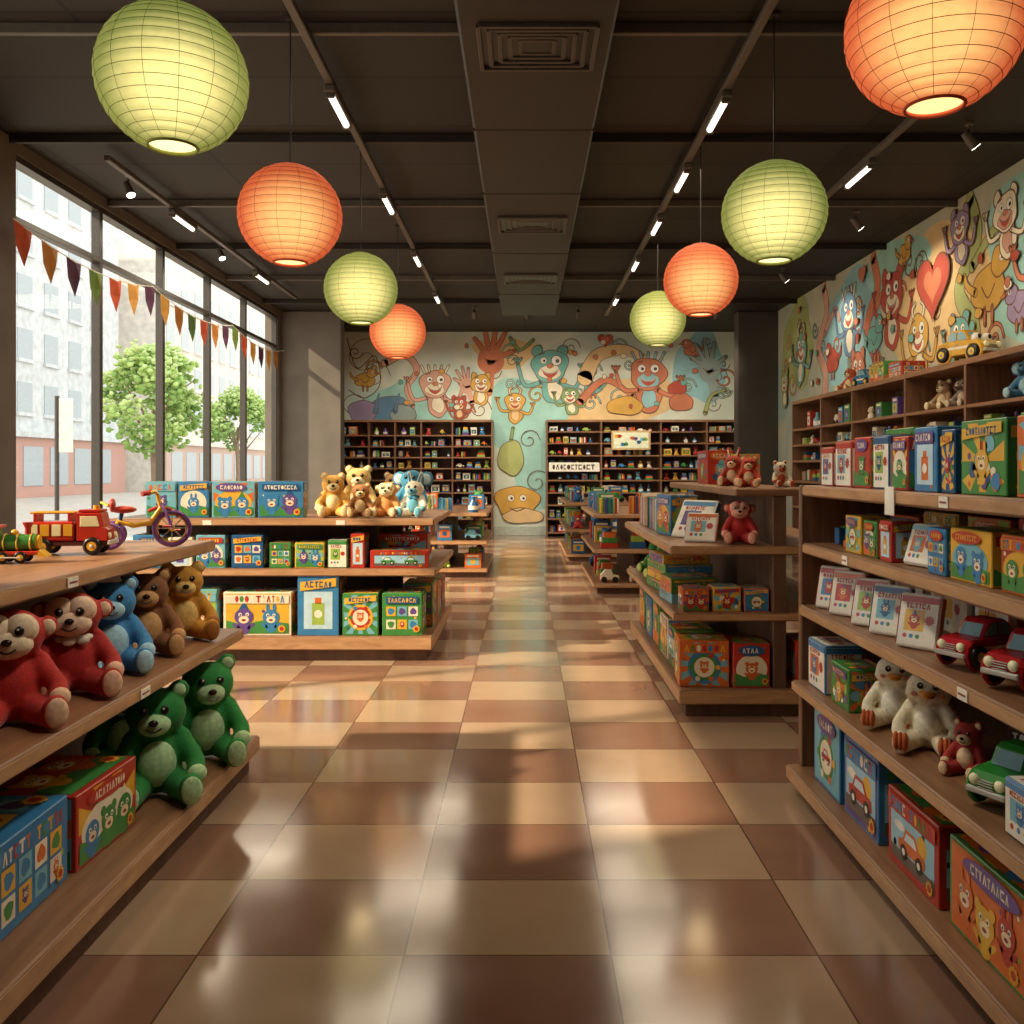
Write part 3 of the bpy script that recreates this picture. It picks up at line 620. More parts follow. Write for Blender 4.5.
mu.beast(*g(-90, 84), .34, 'pink', 'cream', 3)
mu.hand(*g(-34, 108), .4, 'salmon', .1); mu.hand(*g(-58, 82), .22, 'pink', -.3); mu.beast(*g(-44, 84), .22, 'must', 'cream', 1, 0)
mu.beast(*g(25, 102), .4, 'teal', 'cream', 1); mu.beast(*g(-10, 66), .22, 'must', 'peach', 2, 1); mu.beast(*g(45, 72), .2, 'green', 'cream', 0, 1); mu.beast(*g(-66, 64), .16, 'red', 'peach', 1, 1)
mu.line([g(60, 90), g(72, 112), g(98, 118), g(118, 110)], .34, 'peach', .5); mu.line([g(55, 66), g(80, 88), g(108, 72)], .16, 'salmon', .6)
mu.beast(*g(123, 94), .4, 'salmon', 'sky', 3); mu.blob(*g(100, 62), .4, .2, 'must'); mu.blob(*g(156, 66), .26, .2, 'salmon'); mu.blob(*g(152, 80), .2, .14, 'red')
mu.hand(*g(184, 98), .34, 'grey', -.2)
mu.line([g(180, 55), g(186, 72), g(200, 78)], .08, 'olive', .5); mu.line([g(-15, 130), g(-5, 118), g(8, 128)], .05, 'green'); mu.heart(*g(80, 128), .16, 'red')
mu.blob(*g(-14, 10), .28, .38, 'olive', wob=.05); mu.line([g(-14, 28), g(-12, 40)], .05, 'green'); mu.blob(*g(-8, -34), .48, .36, 'must', 0, .08); mu.blob(*g(-2, -48), .45, .16, 'peach'); mu.swirl(*g(12, -14), .3); mu.swirl(*g(4, 28), .25)
for q in (-1, 1): mu.eye(*g(-8+q*6, -30), .07)
mu.line([g(-15, -40), g(-8, -43), g(0, -40)], .025)
for k in range(26): mu.blob(mu.r.uniform(-3.3, 4), mu.r.uniform(2.8, 4.4), mu.r.uniform(.03, .07), .05, mu.r.choice(('salmon', 'must', 'teal', 'red', 'cream')), o=.01)
mu.mb.done('wall_mural_back', (0, YB, 2.6), world=True)
mu = Mural(Face((XR-.002, 0, 0), (0, -1, 0), (0, 0, 1), (-1, 0, 0), .00005)); mu.r = random.Random(12)
for (y, z, rx, rz, c) in ((10.6, 3.5, 1.5, .8, 'peach'), (13.6, 3.5, 1.3, .9, 'sky'), (16.2, 3.7, .9, .8, 'olive'), (8.4, 3.6, 1.2, .9, 'aqua'), (5.6, 3.6, 1.6, .9, 'pink'), (11.9, 4.2, 1.0, .3, 'aqua')): mu.blob(-y, z, rx, rz, c, 0, .1, .0)
for k in range(40): mu.swirl(-mu.r.uniform(5, 17), mu.r.uniform(2.8, 4.3), mu.r.uniform(.12, .26), mu.r.choice((None, None, 'must', 'salmon', 'teal')), .024, d=mu.r.choice((-1, 1)))
for (y0, c) in ((14.8, 'pink'), (12.7, 'salmon'), (9.95, 'olive'), (7.3, 'salmon')):
    mu.line([(-y0, 2.4), (-y0+.15, 3.0), (-y0-.2, 3.5), (-y0+.2, 4.0), (-y0+.05, 4.45)], .26, c, .7); mu.line([(-y0+.1, 3.7), (-y0+.6, 4.0), (-y0+.8, 3.8)], .12, c, .6)
mu.beast(-12.0, 3.8, .34, 'red', 'cream', 1); mu.beast(-11.2, 3.15, .28, 'must', 'cream', 2, 1); mu.beast(-13.6, 3.85, .32, 'blue', 'cream', 3, 1)
mu.bird(-9.5, 3.4, .34, 'must'); mu.bird(-14.3, 3.2, .26, 'red', -1); mu.bird(-11.6, 4.25, .18, 'must'); mu.bird(-12.6, 3.3, .26, 'teal'); mu.bird(-8.9, 3.1, .22, 'lav', -1)
mu.beast(-9.15, 4.1, .22, 'cream', 'pink', 1, 1); mu.beast(-13.2, 2.95, .26, 'salmon', 'cream', 1, 0); mu.beast(-8.5, 3.6, .28, 'salmon', 'must', 3)
mu.beast(-15.9, 3.6, .3, 'teal', 'cream', 2); mu.beast(-10.1, 4.2, .2, 'lav', 'cream', 1, 1); mu.beast(-10.1, 3.0, .22, 'teal', 'must', 1, 1); mu.beast(-6.6, 3.7, .35, 'must', 'cream', 2); mu.beast(-5.2, 3.7, .35, 'teal', 'cream', 1); mu.beast(-16.9, 3.1, .22, 'olive', 'cream', 1, 0)
mu.heart(-10.75, 3.7, .42, 'red'); mu.heart(-8.2, 4.2, .18, 'red'); mu.heart(-13.0, 4.3, .14, 'salmon')
for k in range(34): mu.blob(-mu.r.uniform(5, 17), mu.r.uniform(2.7, 4.4), mu.r.uniform(.04, .08), .05, mu.r.choice(('salmon', 'must', 'teal', 'cream', 'red')), o=.01)
mu.mb.done('wall_mural_right', (XR, 11, 3.5), world=True)

# ------------------------------------------------------------------ ceiling services
DK = mat('#2A2420', .6); RL = mat('#5E5852', .45); VT = mat('#4A423C', .5)
mb = MB(); mb.bx(-.42, .56, 2.5, 16.2, 4.24, H-.01, mat('#2B2623', .55), .02)
for yy in (4.5, 7.3, 9.0, 11.5, 14.2): mb.bx(-.425, .565, yy-.008, yy+.008, 4.235, H-.01, DK, .003)
mb.done('ceiling_duct', (0, 10, H), world=True)
for yv in (5.85, 10.1, 13.0):
    mb = MB(); xc, zc = .08, 4.24
    for i in range(5):
        a = .37-.065*i; b = .30-.052*i; zz = zc-.028+i*.004
        for q in (-1, 1): mb.bx(xc-a, xc+a, yv+q*b-.014, yv+q*b+.014, zz, zc-.001, VT, .003); mb.bx(xc+q*a-.014, xc+q*a+.014, yv-b, yv+b, zz, zc-.001, VT, .003)
    mb.bx(xc-.36, xc+.36, yv-.29, yv+.29, zc-.006, zc-.001, BLACK, .001)
    mb.done('ceiling_vent', (xc, yv, zc), world=True)
for i, yb_ in enumerate([4.2, 6.15, 8.2, 10.2, 12.2, 14.2, 16.2]):
    for q, (xa, xb) in enumerate(((XL, -.43), (.57, XR))):
        mb = MB(); mb.bx(xa+.002, xb-.002, yb_-.022, yb_+.022, H-.08, H-.002, RL if i % 2 else DK, .006); mb.done('ceiling_beam', ((xa+xb)/2, yb_, H), world=True)
TUBE = emis('led_tube_glow', (1, .93, .82), 2.2)
def track(x, y0, y1, lamps):
    mb = MB(); mb.bx(x-.03, x+.03, y0, y1, H-.135, H-.085, RL, .006); mb.done('light_track', (x, (y0+y1)/2, H), world=True)
    for yl in lamps:
        mb = MB(); mb.box((0, 0, -.03), (.085, .7, .055), RL, .01); mb.tube([(0, -.3, -.065), (0, .3, -.065)], .026, TUBE, 12)
        for q in (-1, 1): mb.box((0, q*.32, -.065), (.07, .03, .06), RL, .006)
        mb.done('track_light', (x, yl, H-.136))
        ld = bpy.data.lights.new('tube_lamp', 'AREA'); ld.shape = 'RECTANGLE'; ld.size = 1.3; ld.size_y = 1.0; ld.energy = 25; ld.color = (1, .84, .62)
        lo = bpy.data.objects.new('tube_lamp', ld); COL.objects.link(lo); lo.location = (x, yl, H-.25); lo.rotation_euler = (0, 0, math.pi/2)
track(-1.48, 4.8, 17.2, [7.15, 9.7, 12.3, 15.1]); track(1.55, 4.8, 17.2, [7.25, 8.9, 10.6, 12.6, 15.3]); track(3.25, 5.5, 12, [8.76]); track(-3.95, 8.5, 15.5, [10.4, 13.5])
SPG = emis('spot_lens_glow', (1, .95, .85), 8)
def spot(x, y, tx, ty, e=110, soft=.06, size=1.5):
    mb = MB(); mb.cyl((0, 0, -.0), (0, 0, -.1), .012, RL, 8); d = Vector((tx, ty, -1)).normalized(); p = Vector((0, 0, -.12))
    mb.tube([p-d*.07, p+d*.09], [.035, .05], RL, 16); mb.tube([p+d*.088, p+d*.094], .042, SPG, 16); mb.cyl((0, 0, .0), (0, 0, .02), .035, RL, 12)
    mb.done('ceiling_spotlight', (x, y, H-.03))
    ld = bpy.data.lights.new('spot_lamp', 'SPOT'); ld.energy = e; ld.spot_size = size; ld.spot_blend = .8; ld.color = (1, .88, .7); ld.shadow_soft_size = soft
    lo = bpy.data.objects.new('spot_lamp', ld); COL.objects.link(lo); lo.location = Vector((x, y, H-.15))+d*.12; lo.rotation_euler = d.to_track_quat('-Z', 'Y').to_euler()
for x in (-2.4, -.95, .04, 1.0, 2.4, 3.6): spot(x, 16.9, 0, 1.1, 165)
for y in (7.9, 10.6, 13.6): spot(3.9, y, .9, .1, 70)
for y in (9.3, 12.1): spot(-4.1, y, .5, -.3, 40)
for y in (2.3, 3.9): spot(-.75, y, .85, .0, 130, .2, 1.1); spot(.75, y, -.9, .05, 185, .2, 1.1)  # extra spots out of view, added to brighten the near shelves

# ------------------------------------------------------------------ paper lanterns
def lantern_mat(name, edge, mid, base):
    m = bpy.data.materials.new(name); m.use_nodes = True; nt = m.node_tree; b = nt.nodes['Principled BSDF']
    lw = nt.nodes.new('ShaderNodeLayerWeight'); lw.inputs['Blend'].default_value=.5
    tc = nt.nodes.new('ShaderNodeTexCoord'); sp = nt.nodes.new('ShaderNodeSeparateXYZ'); nt.links.new(tc.outputs['Object'], sp.inputs[0])
    k = nmath(nt, 'POWER', nmath(nt, 'SUBTRACT', 1.0, lw.outputs['Facing']), 2.2)  # bulb glow put into the paper's emission: brighter face-on and lower down
    low = nmath(nt, 'MULTIPLY_ADD', sp.outputs[2], -1.2, .92)
    kk = nt.nodes.new('ShaderNodeClamp'); nt.links.new(nmath(nt, 'MULTIPLY', k, low), kk.inputs[0])
    rp = nt.nodes.new('ShaderNodeValToRGB'); nt.links.new(kk.outputs[0], rp.inputs['Fac'])
    e = rp.color_ramp.elements; e[0].color = (*edge, 1); e[1].color = (*mid, 1); e[0].position = .12; e[1].position = .95
    no = nt.nodes.new('ShaderNodeTexNoise'); no.inputs['Scale'].default_value = 30; nt.links.new(tc.outputs['Object'], no.inputs['Vector'])
    s = nmath(nt, 'MULTIPLY', nmath(nt, 'MULTIPLY_ADD', kk.outputs[0], .35, .95), nmath(nt, 'MULTIPLY_ADD', no.outputs['Fac'], .3, .85))
    nt.links.new(rp.outputs['Color'], b.inputs['Emission Color']); nt.links.new(s, b.inputs['Emission Strength'])
    b.inputs['Base Color'].default_value = (*base, 1); b.inputs['Roughness'].default_value = .85; b.inputs['Specular IOR Level'].default_value = .1; return m
LG = lantern_mat('green_paper', (.20, .225, .05), (1.0, .84, .30), (.15, .16, .045)); LO = lantern_mat('orange_paper', (.55, .10, .03), (1.0, .52, .17), (.33, .07, .03))
RG = mat('#7C8438', .7); RO = mat('#A8452A', .7); BULB = emis('bulb_glow', (1, .78, .42), 7)
LDG = emis('lantern_opening_glow_green', (1, .84, .42), 1.5); LDO = emis('lantern_opening_glow_orange', (1, .66, .28), 1.5)  # glowing discs stand in for light in the open lantern bottoms
def lantern(x, y, z, d, green):
    mb = MB(); R0 = d/2; m = LG if green else LO; rb = RG if green else RO; nr = 17; sub = 4; nu = 48; V = []; t0, t1 = .24, math.pi-.33; n = nr*sub
    def pr(j): t = t0+(t1-t0)*j/n; k = 1-.010*abs(math.cos(math.pi*j/sub)); return t, R0*k
    for j in range(n+1):
        t, rr = pr(j)
        for i in range(nu): a = 2*math.pi*i/nu; V.append((rr*math.sin(t)*math.cos(a), rr*math.sin(t)*math.sin(a), rr*.98*math.cos(t)))
    mb.add(V, [(j*nu+i, (j+1)*nu+i, (j+1)*nu+(i+1) % nu, j*nu+(i+1) % nu) for j in range(n) for i in range(nu)], m, True)
    for j in range(0, n+1, sub):
        t, rr = pr(j); mb.ring((0, 0, rr*.98*math.cos(t)), rr*math.sin(t)+.0008, .0015, rb, 'z', 40, 5)
    for i in range(14):
        a = 2*math.pi*(i+.5)/14; mb.tube([((R0+.0006)*math.sin(t)*math.cos(a), (R0+.0006)*math.sin(t)*math.sin(a), (R0+.0006)*.98*math.cos(t)) for t in [t0+(t1-t0)*q/20 for q in range(21)]], .0010, rb, 4)
    zb = R0*.98*math.cos(t1); rbm = R0*math.sin(t1); mb.ring((0, 0, zb), rbm, .007, rb, 'z', 36, 8); mb.ring((0, 0, R0*.98*math.cos(t0)), R0*math.sin(t0), .007, rb, 'z', 30, 8)
    mb.ell((0, 0, -.03), (.07, .07, .09), BULB, 16, 10); mb.add([(rbm*.96*math.cos(2*math.pi*i/32), rbm*.96*math.sin(2*math.pi*i/32), zb+.012) for i in range(32)], [tuple(range(32))[::-1]], LDG if green else LDO)
    mb.cyl((0, 0, .05), (0, 0, H-z-.002), .005, DK, 6); mb.cyl((0, 0, H-z-.03), (0, 0, H-z-.002), .035, DK, 16)
    mb.tube([(-R0*math.sin(t0), 0, R0*.97*math.cos(t0)), (0, 0, R0*.97*math.cos(t0)+.02), (R0*math.sin(t0), 0, R0*.97*math.cos(t0))], .003, DK, 6)
    mb.done('paper_lantern', (x, y, z))
    ld = bpy.data.lights.new('lantern_lamp', 'SPOT'); ld.energy = 40; ld.spot_size = 2.6; ld.spot_blend = 1; ld.color = (1, .72, .38); ld.shadow_soft_size = rbm*1.1
    lo = bpy.data.objects.new('lantern_lamp', ld); COL.objects.link(lo); lo.location = (x, y, z+zb-.02)
for x, y, z, gnn, d in ((-1.585, 4.05, 3.25, 1, .66), (-1.58, 6.06, 3.2, 0, .69), (-1.55, 8.5, 3.19, 1, .69), (-1.59, 11.25, 3.2, 0, .70), (1.57, 3.45, 3.19, 0, .66), (1.66, 6, 3.2, 1, .69), (1.64, 8.4, 3.25, 0, .69), (1.66, 11.25, 3.36, 1, .70)): lantern(x, y, z, d, gnn)

# ------------------------------------------------------------------ pennant bunting
mb = MB(); xb = -4.55
ys = [8.0+i*.05 for i in range(int((17.0-8.0)/.05)+1)]
def sag(y): t = ((y-8.0) % 3.0)/3.0; return 3.72-.14*4*t*(1-t)
mb.tube([(xb, y, sag(y)) for y in ys], .006, WHITE, 6)
cols = ['#C8552E', '#CE8A3E', '#5A3450', '#6E8C3C', '#C8552E', '#D29A4A', '#5A3450', '#D8A24A', '#B4762F', '#55783C']
y = 8.16; i = 0
while y < 16.8:
    m = mat(cols[i % 10], .8); a, b = sag(y-.15), sag(y+.15); zt = sag(y)
    V = [(xb-.002, y-.15, a), (xb-.002, y+.15, b), (xb+.02, y+.08, zt-.17), (xb+.01, y, zt-.37), (xb-.02, y-.08, zt-.19), (xb+.018, y, zt-.02), (xb-.01, y, zt-.18)]
    mb.add(V, [(0, 5, 6, 4), (5, 1, 2, 6), (4, 6, 3), (6, 2, 3)], m); y += .46; i += 1
mb.done('pennant_bunting', (xb, 12.5, 3.7), world=True)

# ------------------------------------------------------------------ shelving
def tag(mb, x, y, z, nx, ny, w=.07):
    if nx: mb.box((x+nx*.004, y, z), (.004, w, .035), WHITE, .001); mb.box((x+nx*.007, y, z), (.002, w*.7, .006), mat('#8A3A2A', .5), .0005)
    else: mb.box((x, y+ny*.004, z), (w, .004, .035), WHITE, .001)
def plank(mb, x0, x1, y0, y1, zt, t, w=None, edge=True):
    w = w or (WX if (x1-x0) > (y1-y0) else WY); mb.bx(x0, x1, y0, y1, zt-t, zt, w, .006)
    if edge:
        e = .004; z0, z1 = zt-t+.008, zt-.008
        mb.bx(x0-e, x0, y0+.004, y1-.004, z0, z1, WE, .002); mb.bx(x1, x1+e, y0+.004, y1-.004, z0, z1, WE, .002); mb.bx(x0+.004, x1-.004, y0-e, y0, z0, z1, WE, .002)
mb = MB(); Y0, Y1 = 1.4, 4.47
mb.bx(-2.6, -1.36, Y0+.02, Y1-.03, 0, .1, WD, .004); plank(mb, -2.64, -1.32, Y0, Y1, .174, .08)
plank(mb, -2.56, -1.40, Y0+.02, Y1, .705, .055); plank(mb, -2.44, -1.54, Y0+.02, Y1, 1.142, .055)
mb.bx(-2.04, -1.98, Y0+.03, Y1-.04, .1, 1.09, WD, .004)
for yy in (1.6, 4.2):
    for xx in (-1.95, -2.07):
        for zt, l in ((.65, .3), (1.087, .25)):
            q = 1 if xx > -2.0 else -1; mb.prof([(xx, zt-.001), (xx+q*l, zt-.001), (xx+q*l, zt-.02), (xx, zt-.11)][::q], yy-.012, yy+.012, WD)
tag(mb, -1.536, 3.05, 1.113, 1, 0); tag(mb, -1.396, 3.3, .677, 1, 0, .08)
mb.done('display_shelf', (-1.97, 2.9, 0), world=True)
mb = MB(); Y0, Y1 = 1.4, 4.2
mb.bx(1.27, 1.95, Y0+.02, Y1-.02, 0, .06, WD, .004); plank(mb, 1.22, 1.95, Y0, Y1, .12, .065)
for zt, xf in ((.522, 1.235), (.87, 1.27), (1.155, 1.285), (1.42, 1.285)): plank(mb, xf, 1.9, Y0+.02, Y1-.04, zt, .05)
mb.bx(1.9, 1.95, Y0+.02, Y1, .1, 1.42, WD, .004); mb.bx(1.275, 1.95, Y1-.04, Y1+.0, .11, 1.42, WZ, .006)
for yy, zz in ((2.75, 1.395), (3.6, 1.13), (2.6, .845)): tag(mb, 1.283 if zz > 1 else 1.268, yy, zz, -1, 0, .06)
mb.box((1.276, 3.15, 1.385), (.004, .08, .1), WHITE, .001)
mb.done('display_shelf', (1.6, 2.8, 0), world=True)
mb = MB(); Y0, Y1 = 5.4, 7.9
mb.bx(.97, 2.05, Y0+.04, Y1-.04, 0, .1, WD); plank(mb, .93, 2.1, Y0, Y1, .168, .09); plank(mb, .9, 2.12, Y0+.03, Y1, .624, .05); plank(mb, .88, 2.12, Y0+.03, Y1, 1.03, .055)
mb.bx(1.5, 1.58, Y0+.04, Y1-.03, .1, 1.33, WD, .004); mb.bx(1.27, 1.80, Y0+.03, Y1, 1.33, 1.375, WX, .006); mb.bx(1.31, 1.74, Y0+1.6, Y0+1.64, 1.0, 1.34, WZ)
mb.done('display_shelf', (1.5, 6.6, 0), world=True)
mb = MB(); Y0, Y1 = 6.96, 8.8; XA, XB = -3.3, -.72
mb.bx(XA+.04, XB-.04, Y0+.05, Y1-.05, 0, .1, WD); plank(mb, XA, XB, Y0, Y1, .19, .1); plank(mb, XA, XB+.02, Y0+.06, Y1-.05, .71, .055); plank(mb, XA, XB, Y0+.12, Y1-.1, 1.10, .055)
mb.bx(XA+.02, XB-.35, 7.85, 7.92, .1, 1.05, WD, .004)
for xx in (-3.2, -1.25): mb.bx(xx-.02, xx+.02, 7.65, 8.3, .1, 1.05, WD, .004)
tag(mb, -1.45, Y0+.12, 1.07, 0, -1); tag(mb, -2.5, Y0+.12, 1.07, 0, -1)
mb.done('display_shelf', (-2, 7.9, 0), world=True)
def gondola(x0, x1, y0, y1, lv):
    mb = MB(); mb.bx(x0+.04, x1-.04, y0+.04, y1-.04, 0, .07, WD); xc = (x0+x1)/2
    for z in lv: plank(mb, x0, x1, y0, y1, z, .05)
    mb.bx(xc-.03, xc+.03, y0+.3, y1-.05, .07, lv[-1]-.04, WD); mb.done('display_shelf', (xc, (y0+y1)/2, 0), world=True)
    rng = random.Random(int(x0*100)); tb = MB()
    for k, z in enumerate(lv):
        hh = (lv[k+1]-z-.07) if k+1 < len(lv) else .34
        yy = y0+.06
        while yy < y1-.25:
            w = rng.uniform(.2, .34)
            for sx in (x0+.2, x1-.2):
                mini(tb, sx, yy+w/2, z, .28, hh*rng.uniform(.7, .95), w*.95, rng)
            if yy < y0+.1: mini(tb, xc, yy+w*.4, z, .25, hh*.85, w*.6, rng)
            yy += w+.02
    tb.v = [(v[0], v[1], v[2]+.001) for v in tb.v]; tb.done('assorted_toys', (xc, (y0+y1)/2, lv[0]), world=True)
gondola(-1.7, -.52, 12.3, 14.6, [.12, .5, .885]); gondola(.82, 1.9, 10.7, 13.1, [.12, .53, .95]); gondola(.66, 1.7, 14.4, 17.2, [.12, .52, .95])

def cubby(x, y, rot, W, Ht, D, xs, zs, seed, fill=.85, big=0):
    mb = MB(); t = .035
    mb.bx(0, W, -.02, 0, 0, Ht, WD, .003); mb.bx(0, W, -D, 0, Ht-.05, Ht, WX, .004)
    for xx in xs: mb.bx(xx-t/2 if 0 < xx < W else (0 if xx <= 0 else W-t), xx+t/2 if 0 < xx < W else (t if xx <= 0 else W), -D, -.02, 0, Ht-.05, WZ, .003)
    for zz in zs: mb.bx(.01, W-.01, -D+.006, -.02, zz-.03, zz, WX, .003)
    o = mb.done('cubby_shelf', (x, y, 0), rot); rng = random.Random(seed); tb = MB(); Z = sorted(zs)+[Ht-.05]
    X = sorted(xs)
    for i in range(len(X)-1):
        for j in range(len(Z)-1):
            hh = Z[j+1]-Z[j]-.05; px = X[i]+.05
            while px < X[i+1]-.1:
                w = rng.uniform(.11, .24)+big
                if px+w > X[i+1]-.03: break
                if rng.random() < fill: mini(tb, px+w/2, -D+.05+D*.3, Z[j]+.001, w, hh*rng.uniform(.75, 1.05), D*.5, rng)
                px += w+.01
    tb.done('assorted_toys', (x, y, 0), rot); return o
cubby(-4.3, YB-.03, 0, 3.6, 2.55, .5, [0, .9, 1.47, 2.04, 2.72, 3.6], [.1, .4, .7, .97, 1.24, 1.5, 1.74, 1.98, 2.22], 5, .95)
cubby(.46, YB-.03, 0, 4.3, 2.55, .5, [0, 1.2, 2.5, 3.5, 4.3], [.1, .4, .7, .97, 1.24, 1.5, 1.78, 2.05, 2.3], 9, .95)
mb = MB(); mb.box((0, 0, 0), (1.1, .02, .2), WHITE, .006); letters(mb, Face((0, -.0105, 0), (1, 0, 0), (0, 0, 1), (0, -1, 0), .002), 0, 0, .95, .11, mat('#3A2C26', .6), 1, random.Random(4)); mb.done('shelf_sign', (1.07, YB-.56, 1.52))
mb = MB(); mb.box((0, 0, 0), (.85, .03, .42), mat('#C9A878', .5), .01); F = Face((0, -.0155, 0), (1, 0, 0), (0, 0, 1), (0, -1, 0), .002); dec(mb, F, rc(0, 0, .76, .34), mat('#E4E8C8', .5), 1)
rr = random.Random(2)
for i in range(10): dec(mb, F, el(-.32+i*.07, rr.uniform(-.1, .1), .05, .04, 14, wob=.1, ph=i), pm(i), 2)
mb.done('framed_picture', (2.3, YB-.565, 2.1))
def wallunit():
    mb = MB(); x0, x1, y0, y1, Ht = 4.3, 4.88, 4.3, 14.5, 2.57; t = .04
    mb.bx(x1-.02, x1, y0, y1, 0, Ht, WD, .003); mb.bx(x0, x1, y0, y1, Ht-.06, Ht, WY, .004); mb.bx(x0, x1-.02, y0, y1, 0, .1, WD, .003)
    ys = [14.5, 13.1, 11.85, 10.2, 8.8, 7.5, 5.9, 4.3]
    for q in ys: a = max(y0, min(y1-t, q-t/2)); mb.bx(x0, x1-.02, a, a+t, .1, Ht-.06, WZ, .003)
    zs = [.5, .9, 1.3, 1.62, 1.87, 2.12]
    for z in zs: mb.bx(x0+.005, x1-.02, y0, y1, z-.035, z, WY, .003)
    mb.done('cubby_shelf', (4.6, 9.4, 0), world=True)
    rng = random.Random(21); tb = MB(); tb.X = Matrix.Translation((x0, 0, 0)) @ Matrix.Rotation(-math.pi/2, 4, 'Z')
    Z = [.1]+zs+[Ht-.06]
    for i in range(len(ys)-1):
        for j in range(len(Z)-1):
            if j == 6 and ys[i] in (8.8, 10.2): continue
            px = -ys[i]+.08
            while px < -ys[i+1]-.15:
                w = rng.uniform(.14, .26)
                if px+w > -ys[i+1]-.04: break
                if rng.random() < .92: mini(tb, px+w/2, .2, Z[j]+.001, w, (Z[j+1]-Z[j]-.05)*rng.uniform(.7, .98), .22, rng)
                px += w+.02
    tb.done('assorted_toys', (4.6, 9.4, 0), world=True)
wallunit()
plush('plush_bear', 4.55, 9.75, 2.12, -70, .34, '#A88660', '#E2CFA6'); plush('plush_elephant', 4.55, 9.3, 2.12, -70, .32, '#8A7A6C', '#CDB89C', 'elephant')
plush('plush_elephant', 4.55, 8.12, 2.12, -60, .38, '#4F88A8', '#A8CCD4', 'elephant'); plush('plush_bear', 4.55, 7.7, 2.12, -70, .3, '#C8893E', '#EBD9A8')
toy_car('toy_car', 4.58, 9.3, 2.57, -70, .62, '#D9A62E', True)
box_obj(4.6, 11.4, 2.57, -90, .5, .3, .26, 'face', 3); box_obj(4.6, 10.85, 2.57, -90, .4, .28, .2, 'grid', 1); toy_car('toy_car', 4.6, 12.1, 2.57, -80, .45, '#3C7FA8'); plush('plush_bear', 4.6, 12.7, 2.57, -70, .35, '#C65A38', '#EBD9A8')

# ------------------------------------------------------------------ merchandise: near-left unit
plush('plush_monkey', -1.60, 2.80, .705, 38, .375, '#B5221A', '#F2D8B8', 'monkey', None, '#E8C0A0', -14)
plush('plush_monkey', -1.60, 3.18, .705, 36, .375, '#A91F1C', '#F0CDB0', 'monkey', '#D8CFC0', '#E8B89A', -14)
plush('plush_bear', -1.63, 3.54, .705, 34, .365, '#3B86C0', '#A9D3E4', turn=-8); plush('plush_bear', -1.63, 3.87, .705, 32, .36, '#80502C', '#D0A068', 'bear', turn=-8)
plush('plush_bear', -1.60, 4.21, .705, 34, .355, '#CC9230', '#EFCB7C', 'bear', None, '#B0702E', -6); plush('plush_monkey', -1.62, 2.4, .705, 45, .375, '#B5221A', '#F0D3B0', 'monkey')
plush('plush_bear', -1.50, 3.66, .174, 26, .455, '#1C8038', '#B0D6A2', turn=-8); plush('plush_bear', -1.46, 4.13, .174, 22, .46, '#248C3E', '#BBDBAA', turn=8); plush('plush_bear', -1.80, 4.02, .174, 30, .42, '#1C7836', '#A7CE9A')
box_obj(-1.69, 3.16, .174, 88, .42, .46, .25, 'face', 1); box_obj(-1.70, 2.68, .174, 92, .44, .46, .27, 'grid', 2); box_obj(-1.70, 2.1, .174, 90, .5, .46, .27, 'car', 5)
tricycle(-1.71, 4.03, 1.142, 20, .38); fire_truck(-1.87, 3.72, 1.142, 8, .32); train(-1.95, 3.38, 1.142, 12, .26); toy_car('toy_car', -1.8, 2.6, 1.142, 30, .3, '#C23A26')

# ------------------------------------------------------------------ merchandise: near-right unit
def rrow(x, z, L, name='toy_box'):
    for (ya, yb, h, d, st, c) in L: box_obj(x+d/2, (ya+yb)/2, z, -90, abs(ya-yb)-.012, d, h, st, c, name)
rrow(1.33, 1.42, [(4.04, 3.88, .17, .1, 'white', 1), (3.86, 3.66, .19, .1, 'white', 1), (3.64, 3.46, .2, .1, 'face', 1), (3.44, 3.28, .2, .1, 'white', 7), (3.26, 3.12, .19, .12, 'face', 1), (3.08, 2.9, .215, .16, 'bottle', 2), (2.88, 2.78, .2, .16, 'plain', 7), (2.75, 2.48, .22, .16, 'plain', 3), (2.44, 2.1, .22, .16, 'face', 5)])
rrow(1.62, 1.42, [(4.05, 3.75, .25, .14, 'face', 3), (3.7, 3.4, .22, .14, 'grid', 4), (3.3, 3.0, .24, .14, 'face', 2), (2.95, 2.6, .26, .14, 'car', 3)])
rrow(1.33, 1.155, [(3.74, 3.56, .15, .1, 'ring', 0), (3.54, 3.4, .14, .1, 'face', 3), (3.38, 3.26, .15, .1, 'bottle', 1), (2.98, 2.84, .15, .1, 'grid', 2), (2.82, 2.56, .16, .12, 'face', 0), (2.52, 2.3, .16, .12, 'face', 5)])
rrow(1.62, 1.155, [(4.0, 3.7, .14, .12, 'plain', 5), (3.66, 3.36, .17, .12, 'plain', 0), (3.3, 3.0, .17, .12, 'face', 5), (2.96, 2.6, .18, .12, 'face', 1), (2.55, 2.2, .18, .12, 'plain', 0)])
game_card(1.37, 3.13, 1.155, -78, .15, .15, 8)
tb = MB(); r2 = random.Random(5)
for k in range(3): mini(tb, 0, -.13+k*.1, 0, .1, .12, .09, r2)
tb.done('figurine_set', (1.42, 3.92, 1.156))
for yy, c in ((4.0, 1), (3.82, 5), (3.56, 1), (3.37, 7), (3.12, 1)): game_card(1.36, yy, .87, -52, .15, .19, c, 'white', 'boxed_learning_tablet', 14)
rrow(1.62, .87, [(3.95, 3.65, .16, .14, 'white', 1), (3.6, 3.3, .19, .14, 'white', 4), (3.25, 3.0, .18, .14, 'white', 1)])
toy_car('toy_car', 1.45, 2.86, .87, 203, .27, '#B3202A'); toy_car('toy_car', 1.46, 2.58, .87, 205, .29, '#A81E22'); toy_car('toy_car', 1.5, 2.2, .87, 200, .3, '#2F6FA8')
